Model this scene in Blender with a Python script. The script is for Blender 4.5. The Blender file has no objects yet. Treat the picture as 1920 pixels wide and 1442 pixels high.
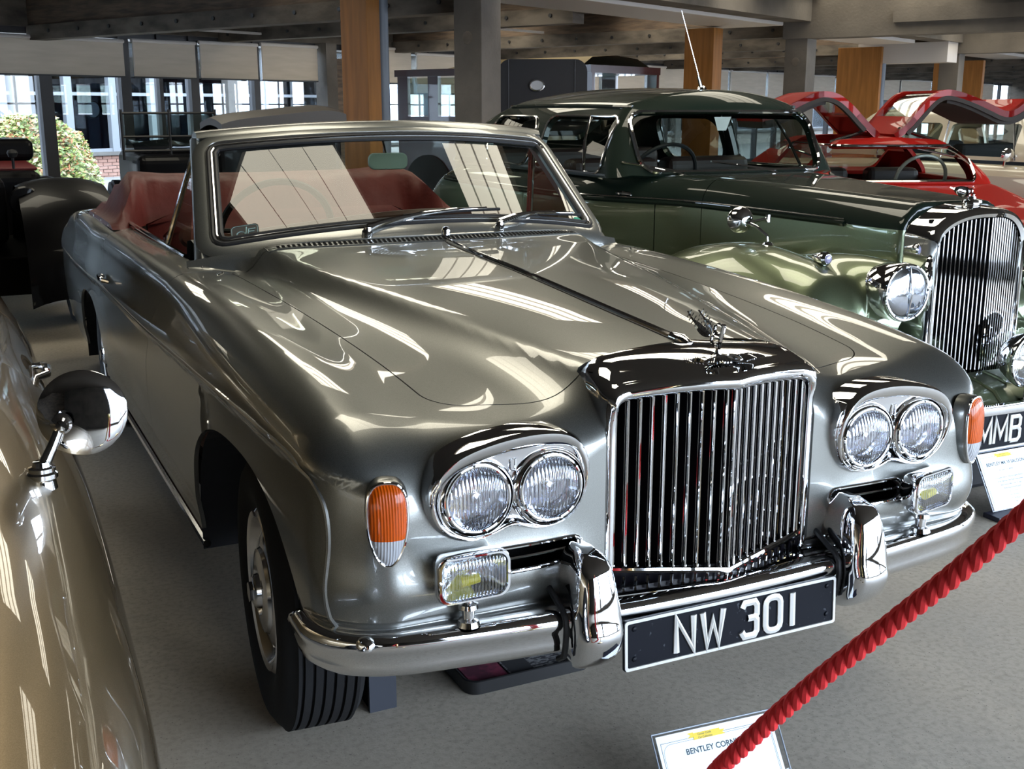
import bpy, bmesh, math, random
import numpy as np
from mathutils import Vector, Matrix
random.seed(7); np.random.seed(7)
PI = math.pi
scene = bpy.context.scene
COL = scene.collection

# ------------------------------------------------------------------ camera
cam_data = bpy.data.cameras.new('camera')
cam = bpy.data.objects.new('camera', cam_data); COL.objects.link(cam)
cam.location = (-1.383, -1.758, 1.4514)
cam.rotation_euler = (PI/2 - 0.2365, 0, -0.44978)
cam_data.sensor_width = 36.0
cam_data.lens = 2150.7/1920*36.0
cam_data.clip_start = 0.05
cam_data.clip_end = 200
scene.camera = cam

# ------------------------------------------------------------------ world, exposure
world = bpy.data.worlds.new('overcast_sky'); scene.world = world
world.use_nodes = True
bgn = world.node_tree.nodes['Background']
bgn.inputs[0].default_value = (0.70, 0.83, 1.0, 1)
bgn.inputs[1].default_value = 16
scene.view_settings.view_transform = 'Standard'
scene.view_settings.look = 'None'
scene.view_settings.gamma = 1.0
scene.view_settings.use_curve_mapping = False
scene.view_settings.exposure = 0.12
SKYLIGHT = 5.5

# building frame: s along the window wall, t towards it
BO = (2.63, 7.22); BANG = math.atan2(0.446, 0.895)
BA = (math.cos(BANG), math.sin(BANG)); BB = (-BA[1], BA[0])
def B(s, t, z=0.0):
    return (BO[0]+s*BA[0]+t*BB[0], BO[1]+s*BA[1]+t*BB[1], z)

# ------------------------------------------------------------------ materials
MATS = {}
def mat(name, color, rough=0.5, metal=0.0, coat=0.0, spec=0.5, noise=None, bump=None, trans=0.0, ior=1.45,
        emit=None, flake=None, alpha=1.0, sub=None, coat_rough=0.02, aniso=0):
    if name in MATS: return MATS[name]
    m = bpy.data.materials.new(name); MATS[name] = m; m.use_nodes = True
    nt = m.node_tree; p = nt.nodes['Principled BSDF']
    c = (*color, 1) if len(color) == 3 else color
    p.inputs['Base Color'].default_value = c
    p.inputs['Roughness'].default_value = rough
    p.inputs['Metallic'].default_value = metal
    p.inputs['Coat Weight'].default_value = coat
    p.inputs['Coat Roughness'].default_value = coat_rough
    p.inputs['Specular IOR Level'].default_value = spec
    p.inputs['Transmission Weight'].default_value = trans
    p.inputs['IOR'].default_value = ior
    tc = nt.nodes.new('ShaderNodeTexCoord')
    if emit:
        p.inputs['Emission Color'].default_value = (*emit[0], 1); p.inputs['Emission Strength'].default_value = emit[1]
    if noise:   # (scale, other colour, stretch, contrast low, high)
        sc, c2, st, lo, hi = noise
        mp = nt.nodes.new('ShaderNodeMapping'); mp.inputs['Scale'].default_value = st
        n = nt.nodes.new('ShaderNodeTexNoise'); n.inputs['Scale'].default_value = sc; n.inputs['Detail'].default_value = 6
        r = nt.nodes.new('ShaderNodeMapRange'); r.inputs[1].default_value = lo; r.inputs[2].default_value = hi
        x = nt.nodes.new('ShaderNodeMix'); x.data_type = 'RGBA'
        x.inputs['A'].default_value = c; x.inputs['B'].default_value = (*c2, 1)
        nt.links.new(tc.outputs['Object'], mp.inputs[0]); nt.links.new(mp.outputs[0], n.inputs['Vector'])
        nt.links.new(n.outputs['Fac'], r.inputs[0]); nt.links.new(r.outputs[0], x.inputs['Factor'])
        nt.links.new(x.outputs['Result'], p.inputs['Base Color'])
    if bump:    # (scale, strength, distance, stretch)
        mp = nt.nodes.new('ShaderNodeMapping'); mp.inputs['Scale'].default_value = bump[3]
        n = nt.nodes.new('ShaderNodeTexNoise'); n.inputs['Scale'].default_value = bump[0]; n.inputs['Detail'].default_value = 5
        b = nt.nodes.new('ShaderNodeBump'); b.inputs['Strength'].default_value = bump[1]; b.inputs['Distance'].default_value = bump[2]
        nt.links.new(tc.outputs['Object'], mp.inputs[0]); nt.links.new(mp.outputs[0], n.inputs['Vector'])
        nt.links.new(n.outputs['Fac'], b.inputs['Height']); nt.links.new(b.outputs[0], p.inputs['Normal'])
    return m
def ribbed(m, scale, strength, axis='X', dist=0.002):
    nt = m.node_tree; p = nt.nodes['Principled BSDF']
    tc = nt.nodes.new('ShaderNodeTexCoord'); w = nt.nodes.new('ShaderNodeTexWave')
    w.bands_direction = axis; w.inputs['Scale'].default_value = scale; w.inputs['Distortion'].default_value = 0
    b = nt.nodes.new('ShaderNodeBump'); b.inputs['Strength'].default_value = strength; b.inputs['Distance'].default_value = dist
    nt.links.new(tc.outputs['Object'], w.inputs['Vector']); nt.links.new(w.outputs['Fac'], b.inputs['Height'])
    nt.links.new(b.outputs[0], p.inputs['Normal']); return m

def glass(name, tint=(0.9, 1, 0.95), refl=1.0, ior=1.5):
    """thin pane: sees through, mirrors by angle"""
    if name in MATS: return MATS[name]
    m = bpy.data.materials.new(name); MATS[name] = m; m.use_nodes = True
    nt = m.node_tree; nt.nodes.clear()
    out = nt.nodes.new('ShaderNodeOutputMaterial'); mix = nt.nodes.new('ShaderNodeMixShader')
    tr = nt.nodes.new('ShaderNodeBsdfTransparent'); tr.inputs[0].default_value = (*tint, 1)
    gl = nt.nodes.new('ShaderNodeBsdfGlossy'); gl.inputs['Roughness'].default_value = 0.0
    fr = nt.nodes.new('ShaderNodeFresnel'); fr.inputs[0].default_value = ior
    mu = nt.nodes.new('ShaderNodeMath'); mu.operation = 'MULTIPLY'; mu.inputs[1].default_value = refl; mu.use_clamp = True
    nt.links.new(fr.outputs[0], mu.inputs[0]); nt.links.new(mu.outputs[0], mix.inputs[0])
    nt.links.new(tr.outputs[0], mix.inputs[1]); nt.links.new(gl.outputs[0], mix.inputs[2]); nt.links.new(mix.outputs[0], out.inputs[0])
    return m

CHROME = mat('chrome', (0.83, 0.84, 0.86), 0.035, 1.0)
CHROME2 = mat('worn_chrome', (0.7, 0.7, 0.72), 0.12, 1.0)
STEEL = mat('brushed_steel', (0.55, 0.55, 0.56), 0.3, 1.0)
PAINT = mat('silver_grey_paint', (0.205, 0.208, 0.195), 0.36, 0.88, 1.0, coat_rough=0.012, noise=(900, (0.29, 0.292, 0.275), (1, 1, 1), .4, .65))
BLACK = mat('black_rubber', (0.012, 0.012, 0.013), 0.5)
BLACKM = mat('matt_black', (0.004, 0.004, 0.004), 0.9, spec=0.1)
TYRE = mat('tyre_rubber', (0.013, 0.013, 0.014), 0.8, spec=.25, bump=(60, .3, .002, (1, 1, 1)))
LEATHER = mat('red_brown_leather', (0.085, 0.011, 0.009), 0.5, spec=0.25, bump=(18, .35, .01, (1, 1, 1)), noise=(5, (0.12, 0.018, 0.014), (1, 1, 1), .35, .7))
LEATHER2 = mat('tan_red_leather', (0.13, 0.045, 0.03), 0.4, bump=(40, .2, .004, (1, 1, 1)))
GREEN_D = mat('dark_green_trim', (0.012, 0.03, 0.022), 0.35)
WGLASS = glass('windscreen_glass', (0.80, 0.90, 0.84), 1.7)
CGLASS = glass('car_window_glass', (0.72, 0.78, 0.74), 0.45)
LGLASS = glass('lamp_glass', (0.95, 0.97, 1.0), 1.0)
RGLASS = glass('room_pane_glass', (0.93, 0.96, 0.98), 0.7)

# ------------------------------------------------------------------ objects
def tag(o, label=None, cat=None, group=None, kind=None):
    if label: o['label'] = label
    if cat: o['category'] = cat
    if group: o['group'] = group
    if kind: o['kind'] = kind
    return o
def world_of(o):
    m = o.matrix_basis.copy()
    if o.parent: m = world_of(o.parent) @ o.matrix_parent_inverse @ m
    return m
def empty(name, loc, label, cat, group=None, rz=0, parent=None):
    o = bpy.data.objects.new(name, None); COL.objects.link(o); o.location = loc; o.rotation_euler = (0, 0, rz)
    o.empty_display_size = 0.1
    if parent: o.parent = parent; o.matrix_parent_inverse = world_of(parent).inverted()
    return tag(o, label, cat, group)
def link(name, me, m, parent=None, smooth=True, kind=None, label=None):
    o = bpy.data.objects.new(name, me); COL.objects.link(o)
    if isinstance(m, (list, tuple)):
        for q in m: me.materials.append(q)
    elif m is not None and not me.materials: me.materials.append(m)
    if smooth and len(me.polygons): me.polygons.foreach_set('use_smooth', [True]*len(me.polygons))
    if parent:
        o.parent = parent
        o.matrix_parent_inverse = world_of(parent).inverted()   # geometry is written in world space
    if kind: o['kind'] = kind
    if label: o['label'] = label
    return o
def mesh(name, V, F, m, parent=None, smooth=True, kind=None, label=None, normals=None, sharp=None):
    me = bpy.data.meshes.new(name); me.from_pydata([tuple(v) for v in V], [], [tuple(int(i) for i in f) for f in F]); me.update()
    o = link(name, me, m, parent, smooth, kind, label)
    if normals is not None: me.normals_split_custom_set_from_vertices([tuple(n) for n in normals])
    elif smooth and sharp is not None: me.set_sharp_from_angle(angle=math.radians(sharp))
    return o

class MB:
    """collects shapes into one mesh"""
    def __init__(s): s.V = []; s.F = []
    def add(s, V, F):
        n = len(s.V); s.V += [tuple(v) for v in V]; s.F += [tuple(i+n for i in f) for f in F]; return s
    def box(s, x0, x1, y0, y1, z0, z1, fr=None):
        P = [(x, y, z) for z in (z0, z1) for y in (y0, y1) for x in (x0, x1)]
        if fr: P = [fr(*p) for p in P]
        return s.add(P, [(0, 2, 3, 1), (4, 5, 7, 6), (0, 1, 5, 4), (2, 6, 7, 3), (0, 4, 6, 2), (1, 3, 7, 5)])
    def tube(s, pts, r, n=8, closed=False, caps=True, up=None, prof=None):
        """sweep a circle (or profile of (a,b) pairs) along pts; r may be a list"""
        P = [Vector(p) for p in pts]; N = len(P)
        T = []
        for i in range(N):
            if closed: t = P[(i+1) % N]-P[i-1]
            else: t = P[min(i+1, N-1)]-P[max(i-1, 0)]
            T.append(t.normalized() if t.length > 1e-9 else Vector((0, 0, 1)))
        u = Vector(up) if up is not None else (Vector((0, 0, 1)) if abs(T[0].z) < .9 else Vector((1, 0, 0)))
        rings = []
        for i in range(N):
            if up is not None and not callable(up): u = Vector(up)
            a = T[i].cross(u)
            if a.length < 1e-6: a = T[i].orthogonal()
            a.normalize(); b = a.cross(T[i]).normalized(); u = b
            rr = r[i] if isinstance(r, (list, tuple)) else r
            if prof: rings.append([P[i]+a*(p[0]*rr)+b*(p[1]*rr) for p in prof])
            else: rings.append([P[i]+a*(math.cos(2*PI*k/n)*rr)+b*(math.sin(2*PI*k/n)*rr) for k in range(n)])
        m = len(rings[0]); V = [v for q in rings for v in q]; F = []
        for i in range(N if closed else N-1):
            j = (i+1) % N
            for k in range(m): F.append((i*m+k, j*m+k, j*m+(k+1) % m, i*m+(k+1) % m))
        if caps and not closed: F.append(tuple(range(m))); F.append(tuple((N-1)*m+k for k in reversed(range(m))))
        return s.add(V, [tuple(reversed(f)) for f in F])
    def lathe(s, prof, M, n=48, ang=None):
        """prof: (radius, height) pairs turned about the local z axis of matrix M"""
        V = []; F = []; m = len(prof)
        for k in range(n):
            a = 2*PI*k/n
            for (r, h) in prof: V.append(M @ Vector((r*math.cos(a), r*math.sin(a), h)))
        for k in range(n):
            q = (k+1) % n
            for i in range(m-1): F.append((k*m+i, q*m+i, q*m+i+1, k*m+i+1))
        return s.add(V, F)
    def build(s, name, m, parent=None, smooth=False, sharp=35, kind=None, label=None):
        return mesh(name, s.V, s.F, m, parent, smooth, kind, label, sharp=sharp if smooth else None)

def bev(o, w, seg=2):
    b = o.modifiers.new('bevel', 'BEVEL'); b.width = w; b.segments = seg; b.limit_method = 'ANGLE'; b.angle_limit = math.radians(30); b.harden_normals = False
    return o
def facing(origin, normal, up=(0, 0, 1)):
    """matrix with local z along normal, local y near up"""
    n = Vector(normal).normalized(); x = Vector(up).cross(n)
    if x.length < 1e-4: x = Vector((0, 1, 0)).cross(n)
    x.normalize(); y = n.cross(x)
    M = Matrix((x, y, n)).transposed().to_4x4(); M.translation = Vector(origin); return M
def rrect(w, h, r, n=6):
    """rounded rectangle outline, centred"""
    P = []
    for cx, cy, a0 in ((w/2-r, h/2-r, 0), (-w/2+r, h/2-r, 90), (-w/2+r, -h/2+r, 180), (w/2-r, -h/2+r, 270)):
        for k in range(n+1):
            a = math.radians(a0+90*k/n); P.append((cx+r*math.cos(a), cy+r*math.sin(a)))
    return P
def prism(outline, M, h0, h1, caps=(1, 1), scale1=1.0):
    n = len(outline)
    V = [M @ Vector((x, y, h0)) for x, y in outline]+[M @ Vector((x*scale1, y*scale1, h1)) for x, y in outline]
    F = [(i, (i+1) % n, n+(i+1) % n, n+i) for i in range(n)]
    if caps[0]: F.append(tuple(reversed(range(n))))
    if caps[1]: F.append(tuple(range(n, 2*n)))
    return V, F
def loft(rings, closed=True, caps=True):
    m = len(rings[0]); V = [v for r in rings for v in r]; F = []
    for i in range(len(rings)-1):
        for k in range(m if closed else m-1): F.append((i*m+k, i*m+(k+1) % m, (i+1)*m+(k+1) % m, (i+1)*m+k))
    if caps and closed: F.append(tuple(reversed(range(m)))); F.append(tuple((len(rings)-1)*m+k for k in range(m)))
    return V, F
def smooth_pts(P, n=8, closed=False):
    """Catmull-Rom through the points"""
    P = [Vector(p) for p in P]; N = len(P); out = []
    for i in range(N if closed else N-1):
        if closed: a, b, c, d = P[i-1], P[i], P[(i+1) % N], P[(i+2) % N]
        else: a, b, c, d = P[max(i-1, 0)], P[i], P[i+1], P[min(i+2, N-1)]
        for k in range(n):
            t = k/n
            out.append(0.5*((2*b)+(-a+c)*t+(2*a-5*b+4*c-d)*t*t+(-a+3*b-3*c+d)*t**3))
    if not closed: out.append(P[-1])
    return out
def text_mesh(txt, size, M, m, name, parent, depth=0.0, align='LEFT', bevel=0.0, xs=1.0, sp=1.0, bold=0.0):
    c = bpy.data.curves.new('text', 'FONT'); c.body = txt; c.size = size; c.extrude = depth; c.align_x = align; c.bevel_depth = bevel
    c.space_character = sp; c.resolution_u = 4; c.offset = bold
    t = bpy.data.objects.new('text', c); COL.objects.link(t)
    bpy.context.view_layer.update()
    me = bpy.data.meshes.new_from_object(t.evaluated_get(bpy.context.evaluated_depsgraph_get()))
    bpy.data.objects.remove(t); bpy.data.curves.remove(c)
    me.transform(M @ Matrix.Diagonal((xs, 1, 1, 1))); me.name = name
    me.materials.clear()
    return link(name, me, m, parent, smooth=False)

# ------------------------------------------------------------------ shells wrapped around an implicit shape
def ip(xs, ys):
    """smooth (monotone cubic) interpolation, vectorised"""
    xs = np.array(xs, float); ys = np.array(ys, float)
    d = np.diff(ys)/np.diff(xs); m = np.zeros_like(ys)
    m[1:-1] = np.where(d[:-1]*d[1:] > 0, 2*d[:-1]*d[1:]/(d[:-1]+d[1:]+1e-12*np.sign(d[:-1]+d[1:]+1e-30)), 0); m[0] = d[0]; m[-1] = d[-1]
    def f(x):
        x = np.clip(np.asarray(x, float), xs[0], xs[-1]); i = np.clip(np.searchsorted(xs, x)-1, 0, len(xs)-2)
        h = xs[i+1]-xs[i]; t = (x-xs[i])/h
        return ys[i]*(1+2*t)*(1-t)**2+m[i]*h*t*(1-t)**2+ys[i+1]*t*t*(3-2*t)+m[i+1]*h*t*t*(t-1)
    return f
def sstep(a, b, x):
    t = np.clip((x-a)/(b-a), 0, 1); return t*t*(3-2*t)
def rmax(a, b, r):
    """intersection with a fillet of radius r"""
    return np.hypot(np.maximum(a+r, 0), np.maximum(b+r, 0))-r+np.minimum(np.maximum(a, b)+r, 0)
def smin(a, b, k):
    h = np.clip(0.5+0.5*(b-a)/k, 0, 1); return b*(1-h)+a*h-k*h*(1-h)
def grad(F, P, e=1e-4):
    G = np.stack([F(*(P+np.eye(3)[i]*e).T)-F(*(P-np.eye(3)[i]*e).T) for i in range(3)], -1)
    return G/(np.linalg.norm(G, axis=1, keepdims=True)+1e-12)
def wrap(F, core, outer, res, faces='t f b l r'):
    """quad shell on F=0, rays run from the core box to the outer box; t top, f front, b back, l/r sides, u under"""
    (x0, x1), (y0, y1), (z0, z1) = outer
    nx, ny, nz = [max(2, int(round((b-a)/res))+1) for a, b in outer]
    X = np.linspace(x0, x1, nx); Y = np.linspace(y0, y1, ny); Z = np.linspace(z0, z1, nz)
    key = {}; V = []; Fc = []
    def vid(i, j, k):
        q = (i, j, k)
        if q not in key: key[q] = len(V); V.append((X[i], Y[j], Z[k]))
        return key[q]
    fs = faces.split()
    if 't' in fs: Fc += [(vid(i, j, nz-1), vid(i+1, j, nz-1), vid(i+1, j+1, nz-1), vid(i, j+1, nz-1)) for i in range(nx-1) for j in range(ny-1)]
    if 'u' in fs: Fc += [(vid(i, j, 0), vid(i, j+1, 0), vid(i+1, j+1, 0), vid(i+1, j, 0)) for i in range(nx-1) for j in range(ny-1)]
    if 'f' in fs: Fc += [(vid(i, 0, k), vid(i+1, 0, k), vid(i+1, 0, k+1), vid(i, 0, k+1)) for i in range(nx-1) for k in range(nz-1)]
    if 'b' in fs: Fc += [(vid(i, ny-1, k), vid(i, ny-1, k+1), vid(i+1, ny-1, k+1), vid(i+1, ny-1, k)) for i in range(nx-1) for k in range(nz-1)]
    if 'l' in fs: Fc += [(vid(0, j, k), vid(0, j, k+1), vid(0, j+1, k+1), vid(0, j+1, k)) for j in range(ny-1) for k in range(nz-1)]
    if 'r' in fs: Fc += [(vid(nx-1, j, k), vid(nx-1, j+1, k), vid(nx-1, j+1, k+1), vid(nx-1, j, k+1)) for j in range(ny-1) for k in range(nz-1)]
    P = np.array(V); lo = np.array([c[0] for c in core]); hi = np.array([c[1] for c in core])
    A = np.clip(P, lo, hi); a = np.zeros(len(P)); b = np.ones(len(P))*1.3
    for _ in range(26):
        m = (a+b)/2; Q = A+(P-A)*m[:, None]; ins = F(*Q.T) < 0
        a = np.where(ins, m, a); b = np.where(ins, b, m)
    Q = A+(P-A)*a[:, None]
    return Q, Fc
def clip(V, Fc, g, keep=-1, off=0.0):
    """keep the side of g<off (keep=-1) or g>off (keep=1), cutting faces cleanly"""
    V = [tuple(v) for v in V]; g = (np.asarray(g)-off)*(-keep); g = list(g)   # keep g<0
    out = []; cut = {}
    for f in Fc:
        s = [g[i] < 0 for i in f]
        if all(s): out.append(f); continue
        if not any(s): continue
        poly = []
        for k in range(len(f)):
            i, j = f[k], f[(k+1) % len(f)]
            if g[i] < 0: poly.append(i)
            if (g[i] < 0) != (g[j] < 0):
                e = (min(i, j), max(i, j))
                if e not in cut:
                    t = g[i]/(g[i]-g[j]); cut[e] = len(V)
                    V.append(tuple(V[i][c]+(V[j][c]-V[i][c])*t for c in range(3)))
                    g.append(0.0)
                poly.append(cut[e])
        if len(poly) > 2: out.append(tuple(poly))
    used = sorted({i for f in out for i in f}); mp = {i: k for k, i in enumerate(used)}
    return np.array([V[i] for i in used]) if used else np.zeros((0, 3)), [tuple(mp[i] for i in f) for f in out]
def skirt(V, Fc, N, d, sel=None):
    """fold open borders inwards by d so panels get an edge"""
    cnt = {}
    for f in Fc:
        for k in range(len(f)):
            e = (f[k], f[(k+1) % len(f)]); cnt[tuple(sorted(e))] = cnt.get(tuple(sorted(e)), []) + [e]
    V = list(map(tuple, V)); Fc = list(Fc); new = {}; dup = {}; Nn = [tuple(n) for n in N]
    for k, es in cnt.items():
        if len(es) == 1:
            i, j = es[0]
            for q in (i, j):
                if q not in new:
                    new[q] = len(V)+1; dup[q] = len(V)
                    V.append(V[q]); Nn.append((0, 0, 0)); V.append(tuple(V[q][c]-N[q][c]*d for c in range(3))); Nn.append((0, 0, 0))
            Fc.append((dup[j], dup[i], new[i], new[j]))
    return V, Fc
def pieces(V, Fc):
    par = list(range(len(V)))
    def find(i):
        while par[i] != i: par[i] = par[par[i]]; i = par[i]
        return i
    for f in Fc:
        a = find(f[0])
        for i in f[1:]:
            b = find(i)
            if a != b: par[b] = a
    groups = {}
    for f in Fc: groups.setdefault(find(f[0]), []).append(f)
    out = []
    for fs in groups.values():
        if len(fs) < 6: continue
        used = sorted({i for f in fs for i in f}); mp = {i: k for k, i in enumerate(used)}
        out.append((V[used], [tuple(mp[i] for i in f) for f in fs]))
    return out
def panel(name, V, Fc, F, m, parent, depth=0.012, label=None):
    V = np.array(V)
    ps = pieces(V, Fc)
    if len(ps) > 1: return [panel(name, a, b, F, m, parent, depth, label) for a, b in ps][0]
    V, Fc = ps[0]; N = grad(F, V); n0 = len(V)
    if depth: V2, F2 = skirt(V, Fc, N, depth)
    else: V2, F2 = [tuple(v) for v in V], Fc
    me = bpy.data.meshes.new(name); me.from_pydata([tuple(map(float, v)) for v in V2], [], F2); me.update()
    o = link(name, me, m, parent, True, label=label)
    vn = np.zeros((len(V2), 3)); me.vertices.foreach_get('normal', q := np.zeros(len(V2)*3)); vn = q.reshape(-1, 3).copy()
    vn[:n0] = N
    me.normals_split_custom_set_from_vertices(vn.tolist())
    return o
def root(F, p, d, t0=-0.3, t1=0.3):
    """point on F=0 along p+t*d (d points outwards)"""
    p = np.array(p, float); d = np.array(d, float)
    for _ in range(40):
        m = (t0+t1)/2; q = p+d*m
        if F(*q[:, None])[0] < 0: t0 = m
        else: t1 = m
    return p+d*t0
# ================================================================== the hall
CONC = mat('concrete', (0.105, 0.091, 0.077), 0.85, noise=(1.6, (0.055, 0.047, 0.04), (1, 1, 1), .38, .68), bump=(30, .35, .01, (1, 1, 1)))
CONC_D = mat('weathered_dark_concrete', (0.12, 0.10, 0.08), 0.9, noise=(2.2, (0.045, 0.037, 0.03), (1, 1, 3), .35, .66), bump=(25, .4, .01, (1, 1, 1)))
WOOD = mat('varnished_brown_board', (0.25, 0.105, 0.026), 0.55, spec=.2, noise=(3, (0.17, 0.070, 0.017), (6, 6, .5), .35, .7))
SOFF = mat('white_soffit_paint', (0.42, 0.39, 0.37), 0.6)
PIPE = mat('grey_blue_pipe', (0.10, 0.115, 0.14), 0.45)
MULL = mat('dark_bronze_mullion', (0.028, 0.026, 0.028), 0.5)
BLIND = mat('cream_blind_fabric', (0.42, 0.365, 0.30), 0.9, noise=(2, (0.36, 0.31, 0.255), (1, 1, 8), .3, .7))
_n = BLIND.node_tree; _t = _n.nodes.new('ShaderNodeBsdfTranslucent'); _t.inputs[0].default_value = (.075, .066, .054, 1); _m = _n.nodes.new('ShaderNodeAddShader')
_n.links.new(_n.nodes['Principled BSDF'].outputs[0], _m.inputs[0]); _n.links.new(_t.outputs[0], _m.inputs[1]); _n.links.new(_m.outputs[0], _n.nodes['Material Output'].inputs[0])
DARKWOOD = mat('old_dark_boards', (0.11, 0.075, 0.05), 0.85, noise=(3, (0.05, 0.035, 0.026), (1, 1, 8), .35, .65), bump=(12, .4, .01, (1, 1, 6)))

def floor_material():
    m = bpy.data.materials.new('polished_concrete_floor'); m.use_nodes = True; nt = m.node_tree; p = nt.nodes['Principled BSDF']
    tc = nt.nodes.new('ShaderNodeTexCoord'); L = nt.links.new
    def noise(sc, det, lo, hi, dist=0.0):
        n = nt.nodes.new('ShaderNodeTexNoise'); n.inputs['Scale'].default_value = sc; n.inputs['Detail'].default_value = det; n.inputs['Distortion'].default_value = dist
        L(tc.outputs['Object'], n.inputs['Vector']); r = nt.nodes.new('ShaderNodeMapRange'); r.inputs[1].default_value = lo; r.inputs[2].default_value = hi
        L(n.outputs['Fac'], r.inputs[0]); return r.outputs[0], n.outputs['Fac']
    def mix(f, a, b):
        x = nt.nodes.new('ShaderNodeMix'); x.data_type = 'RGBA'; L(f, x.inputs['Factor'])
        for s, v in (('A', a), ('B', b)):
            if isinstance(v, tuple): x.inputs[s].default_value = (*v, 1)
            else: L(v, x.inputs[s])
        return x.outputs['Result']
    a, _ = noise(1.1, 5, .35, .65, .6); b, bf = noise(60, 9, .45, .75); c, cf = noise(170, 3, .64, .72)
    d, _ = noise(6, 6, .52, .62, 1.5)
    col = mix(a, (0.47, 0.42, 0.345), (0.385, 0.34, 0.28)); col = mix(d, col, (0.42, 0.375, 0.31)); col = mix(b, col, (0.33, 0.29, 0.235)); col = mix(c, col, (0.13, 0.11, 0.095))
    L(col, p.inputs['Base Color'])
    r = nt.nodes.new('ShaderNodeMapRange'); L(bf, r.inputs[0]); r.inputs[3].default_value = .38; r.inputs[4].default_value = .7; L(r.outputs[0], p.inputs['Roughness'])
    bu = nt.nodes.new('ShaderNodeBump'); bu.inputs['Strength'].default_value = .25; bu.inputs['Distance'].default_value = .0015
    ad = nt.nodes.new('ShaderNodeMath'); ad.operation = 'ADD'; L(bf, ad.inputs[0]); L(cf, ad.inputs[1]); L(ad.outputs[0], bu.inputs['Height']); L(bu.outputs[0], p.inputs['Normal'])
    return m

S0, S1, T0, T1 = -11.5, 44.0, -10.0, 7.4       # the hall in the building frame
HC = 2.78                                        # ceiling
def bbx(mb, s0, s1, t0, t1, z0, z1): return mb.box(s0, s1, t0, t1, z0, z1, fr=lambda s, t, z: B(s, t, z))
def struct(name, mb, m, **k): return tag(mb.build(name, m, **k), kind='structure')

floor = struct('floor', bbx(MB(), S0-.2, S1, T0-.2, T1+.25, -.2, 0), floor_material())
# roof slab with rooflight openings between the ribs
ceil_m = mat('dark_ceiling_boards', (0.055, 0.046, 0.038), 0.9)
cmb = MB()
PITCH, GAPW = 1.9, 1.0                           # rooflight bay pitch and the rib between bays
bays = [-5.55+PITCH*k for k in range(12)]       # left edge of each bay
ZONES = ((-4.4, -2.9), (-2.0, -.15), (1.5, 2.9))
def zones_for(x): return [ZONES[0]] if x < -4 else list(ZONES)+([(4.4, 6.2)] if x > 3 else [])
s = S0-.2
for x in bays+[None]:
    e = S1 if x is None else x
    bbx(cmb, s, e, T0-.2, T1+.2, HC, HC+.25)
    if x is not None:
        last = T0-.2
        for (ta, tb) in zones_for(x):
            bbx(cmb, x, x+PITCH-GAPW, last, ta, HC, HC+.25); last = tb
        bbx(cmb, x, x+PITCH-GAPW, last, T1+.2, HC, HC+.25)
        s = x+PITCH-GAPW
ceiling = struct('ceiling', cmb, ceil_m)
sky_m = bpy.data.materials.new('rooflight_blind_lit_by_sky'); sky_m.use_nodes = True
_nt = sky_m.node_tree; _nt.nodes.clear(); _o = _nt.nodes.new('ShaderNodeOutputMaterial'); _e = _nt.nodes.new('ShaderNodeEmission')
_e.inputs[0].default_value = (1.0, 0.93, 0.75, 1); _e.inputs[1].default_value = SKYLIGHT; _nt.links.new(_e.outputs[0], _o.inputs[0])
for x in bays:
    zs = zones_for(x)
    for (ta, tb) in zs:
        mb = MB(); bbx(mb, x, x+PITCH-GAPW, ta, tb, HC+.10, HC+.12); pane = mb.build('rooflight_pane', sky_m, ceiling)
    w = (PITCH-GAPW)/4
    bar = MB()
    for k in (1, 2, 3):
        for (ta, tb) in zs: bbx(bar, x+w*k-.0016, x+w*k+.0016, ta, tb, HC+.07, HC+.10)
    bar.build('rooflight_bar', SOFF, ceiling)
# ribs running towards the window wall: deep board face over a concrete flange with bolt heads
def rib(s, t0, t1, zb, name='ceiling_beam', dm=DARKWOOD, w=.22, flange=.17, bolts=True):
    mb = MB(); bbx(mb, s-w/2+.03, s+w/2-.03, t0, t1, zb+flange, HC); o = mb.build(name, dm, ceiling)
    f = MB(); bbx(f, s-w/2, s+w/2, t0, t1, zb, zb+flange); fo = f.build('beam_flange', CONC_D, o)
    if bolts:
        b = MB(); t = t0+.3
        while t < t1:
            b.lathe([(0, .012), (.022, .012), (.022, -.01)], facing(B(s-w/2-.004, t, zb+flange*.55), (-BA[0], -BA[1], 0)), 8); t += .62
        b.build('bolt_head', BLACK, o, kind='stuff')
    return o
for s_, t0_, zb_ in ((0.45, .4, 2.26), (3.35, 1.3, 2.36), (6.9, .3, 2.34), (9.2, 1.3, 2.30), (12.6, .3, 2.36), (15.7, 1.3, 2.30), (18.9, .3, 2.34), (22, 1.3, 2.3), (25.4, .3, 2.3), (29, 1.3, 2.3), (34, 1.3, 2.3)):
    rib(s_, t0_, T1, zb_)
# the big concrete beams over the columns, running towards the near windows
for s_, zb_ in ((0.19, 2.42), (6.66, 2.30), (12.75, 2.33), (19, 2.33), (26, 2.33)):
    mb = MB(); bbx(mb, s_-.17, s_+.17, T0, .32, zb_, HC); bo = mb.build('concrete_beam', CONC, ceiling)
    m2 = MB(); bbx(m2, s_-.23, s_+.23, T0, -1.1, zb_+.14, zb_+.3); m2.build('beam_ledge', CONC, bo)
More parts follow.
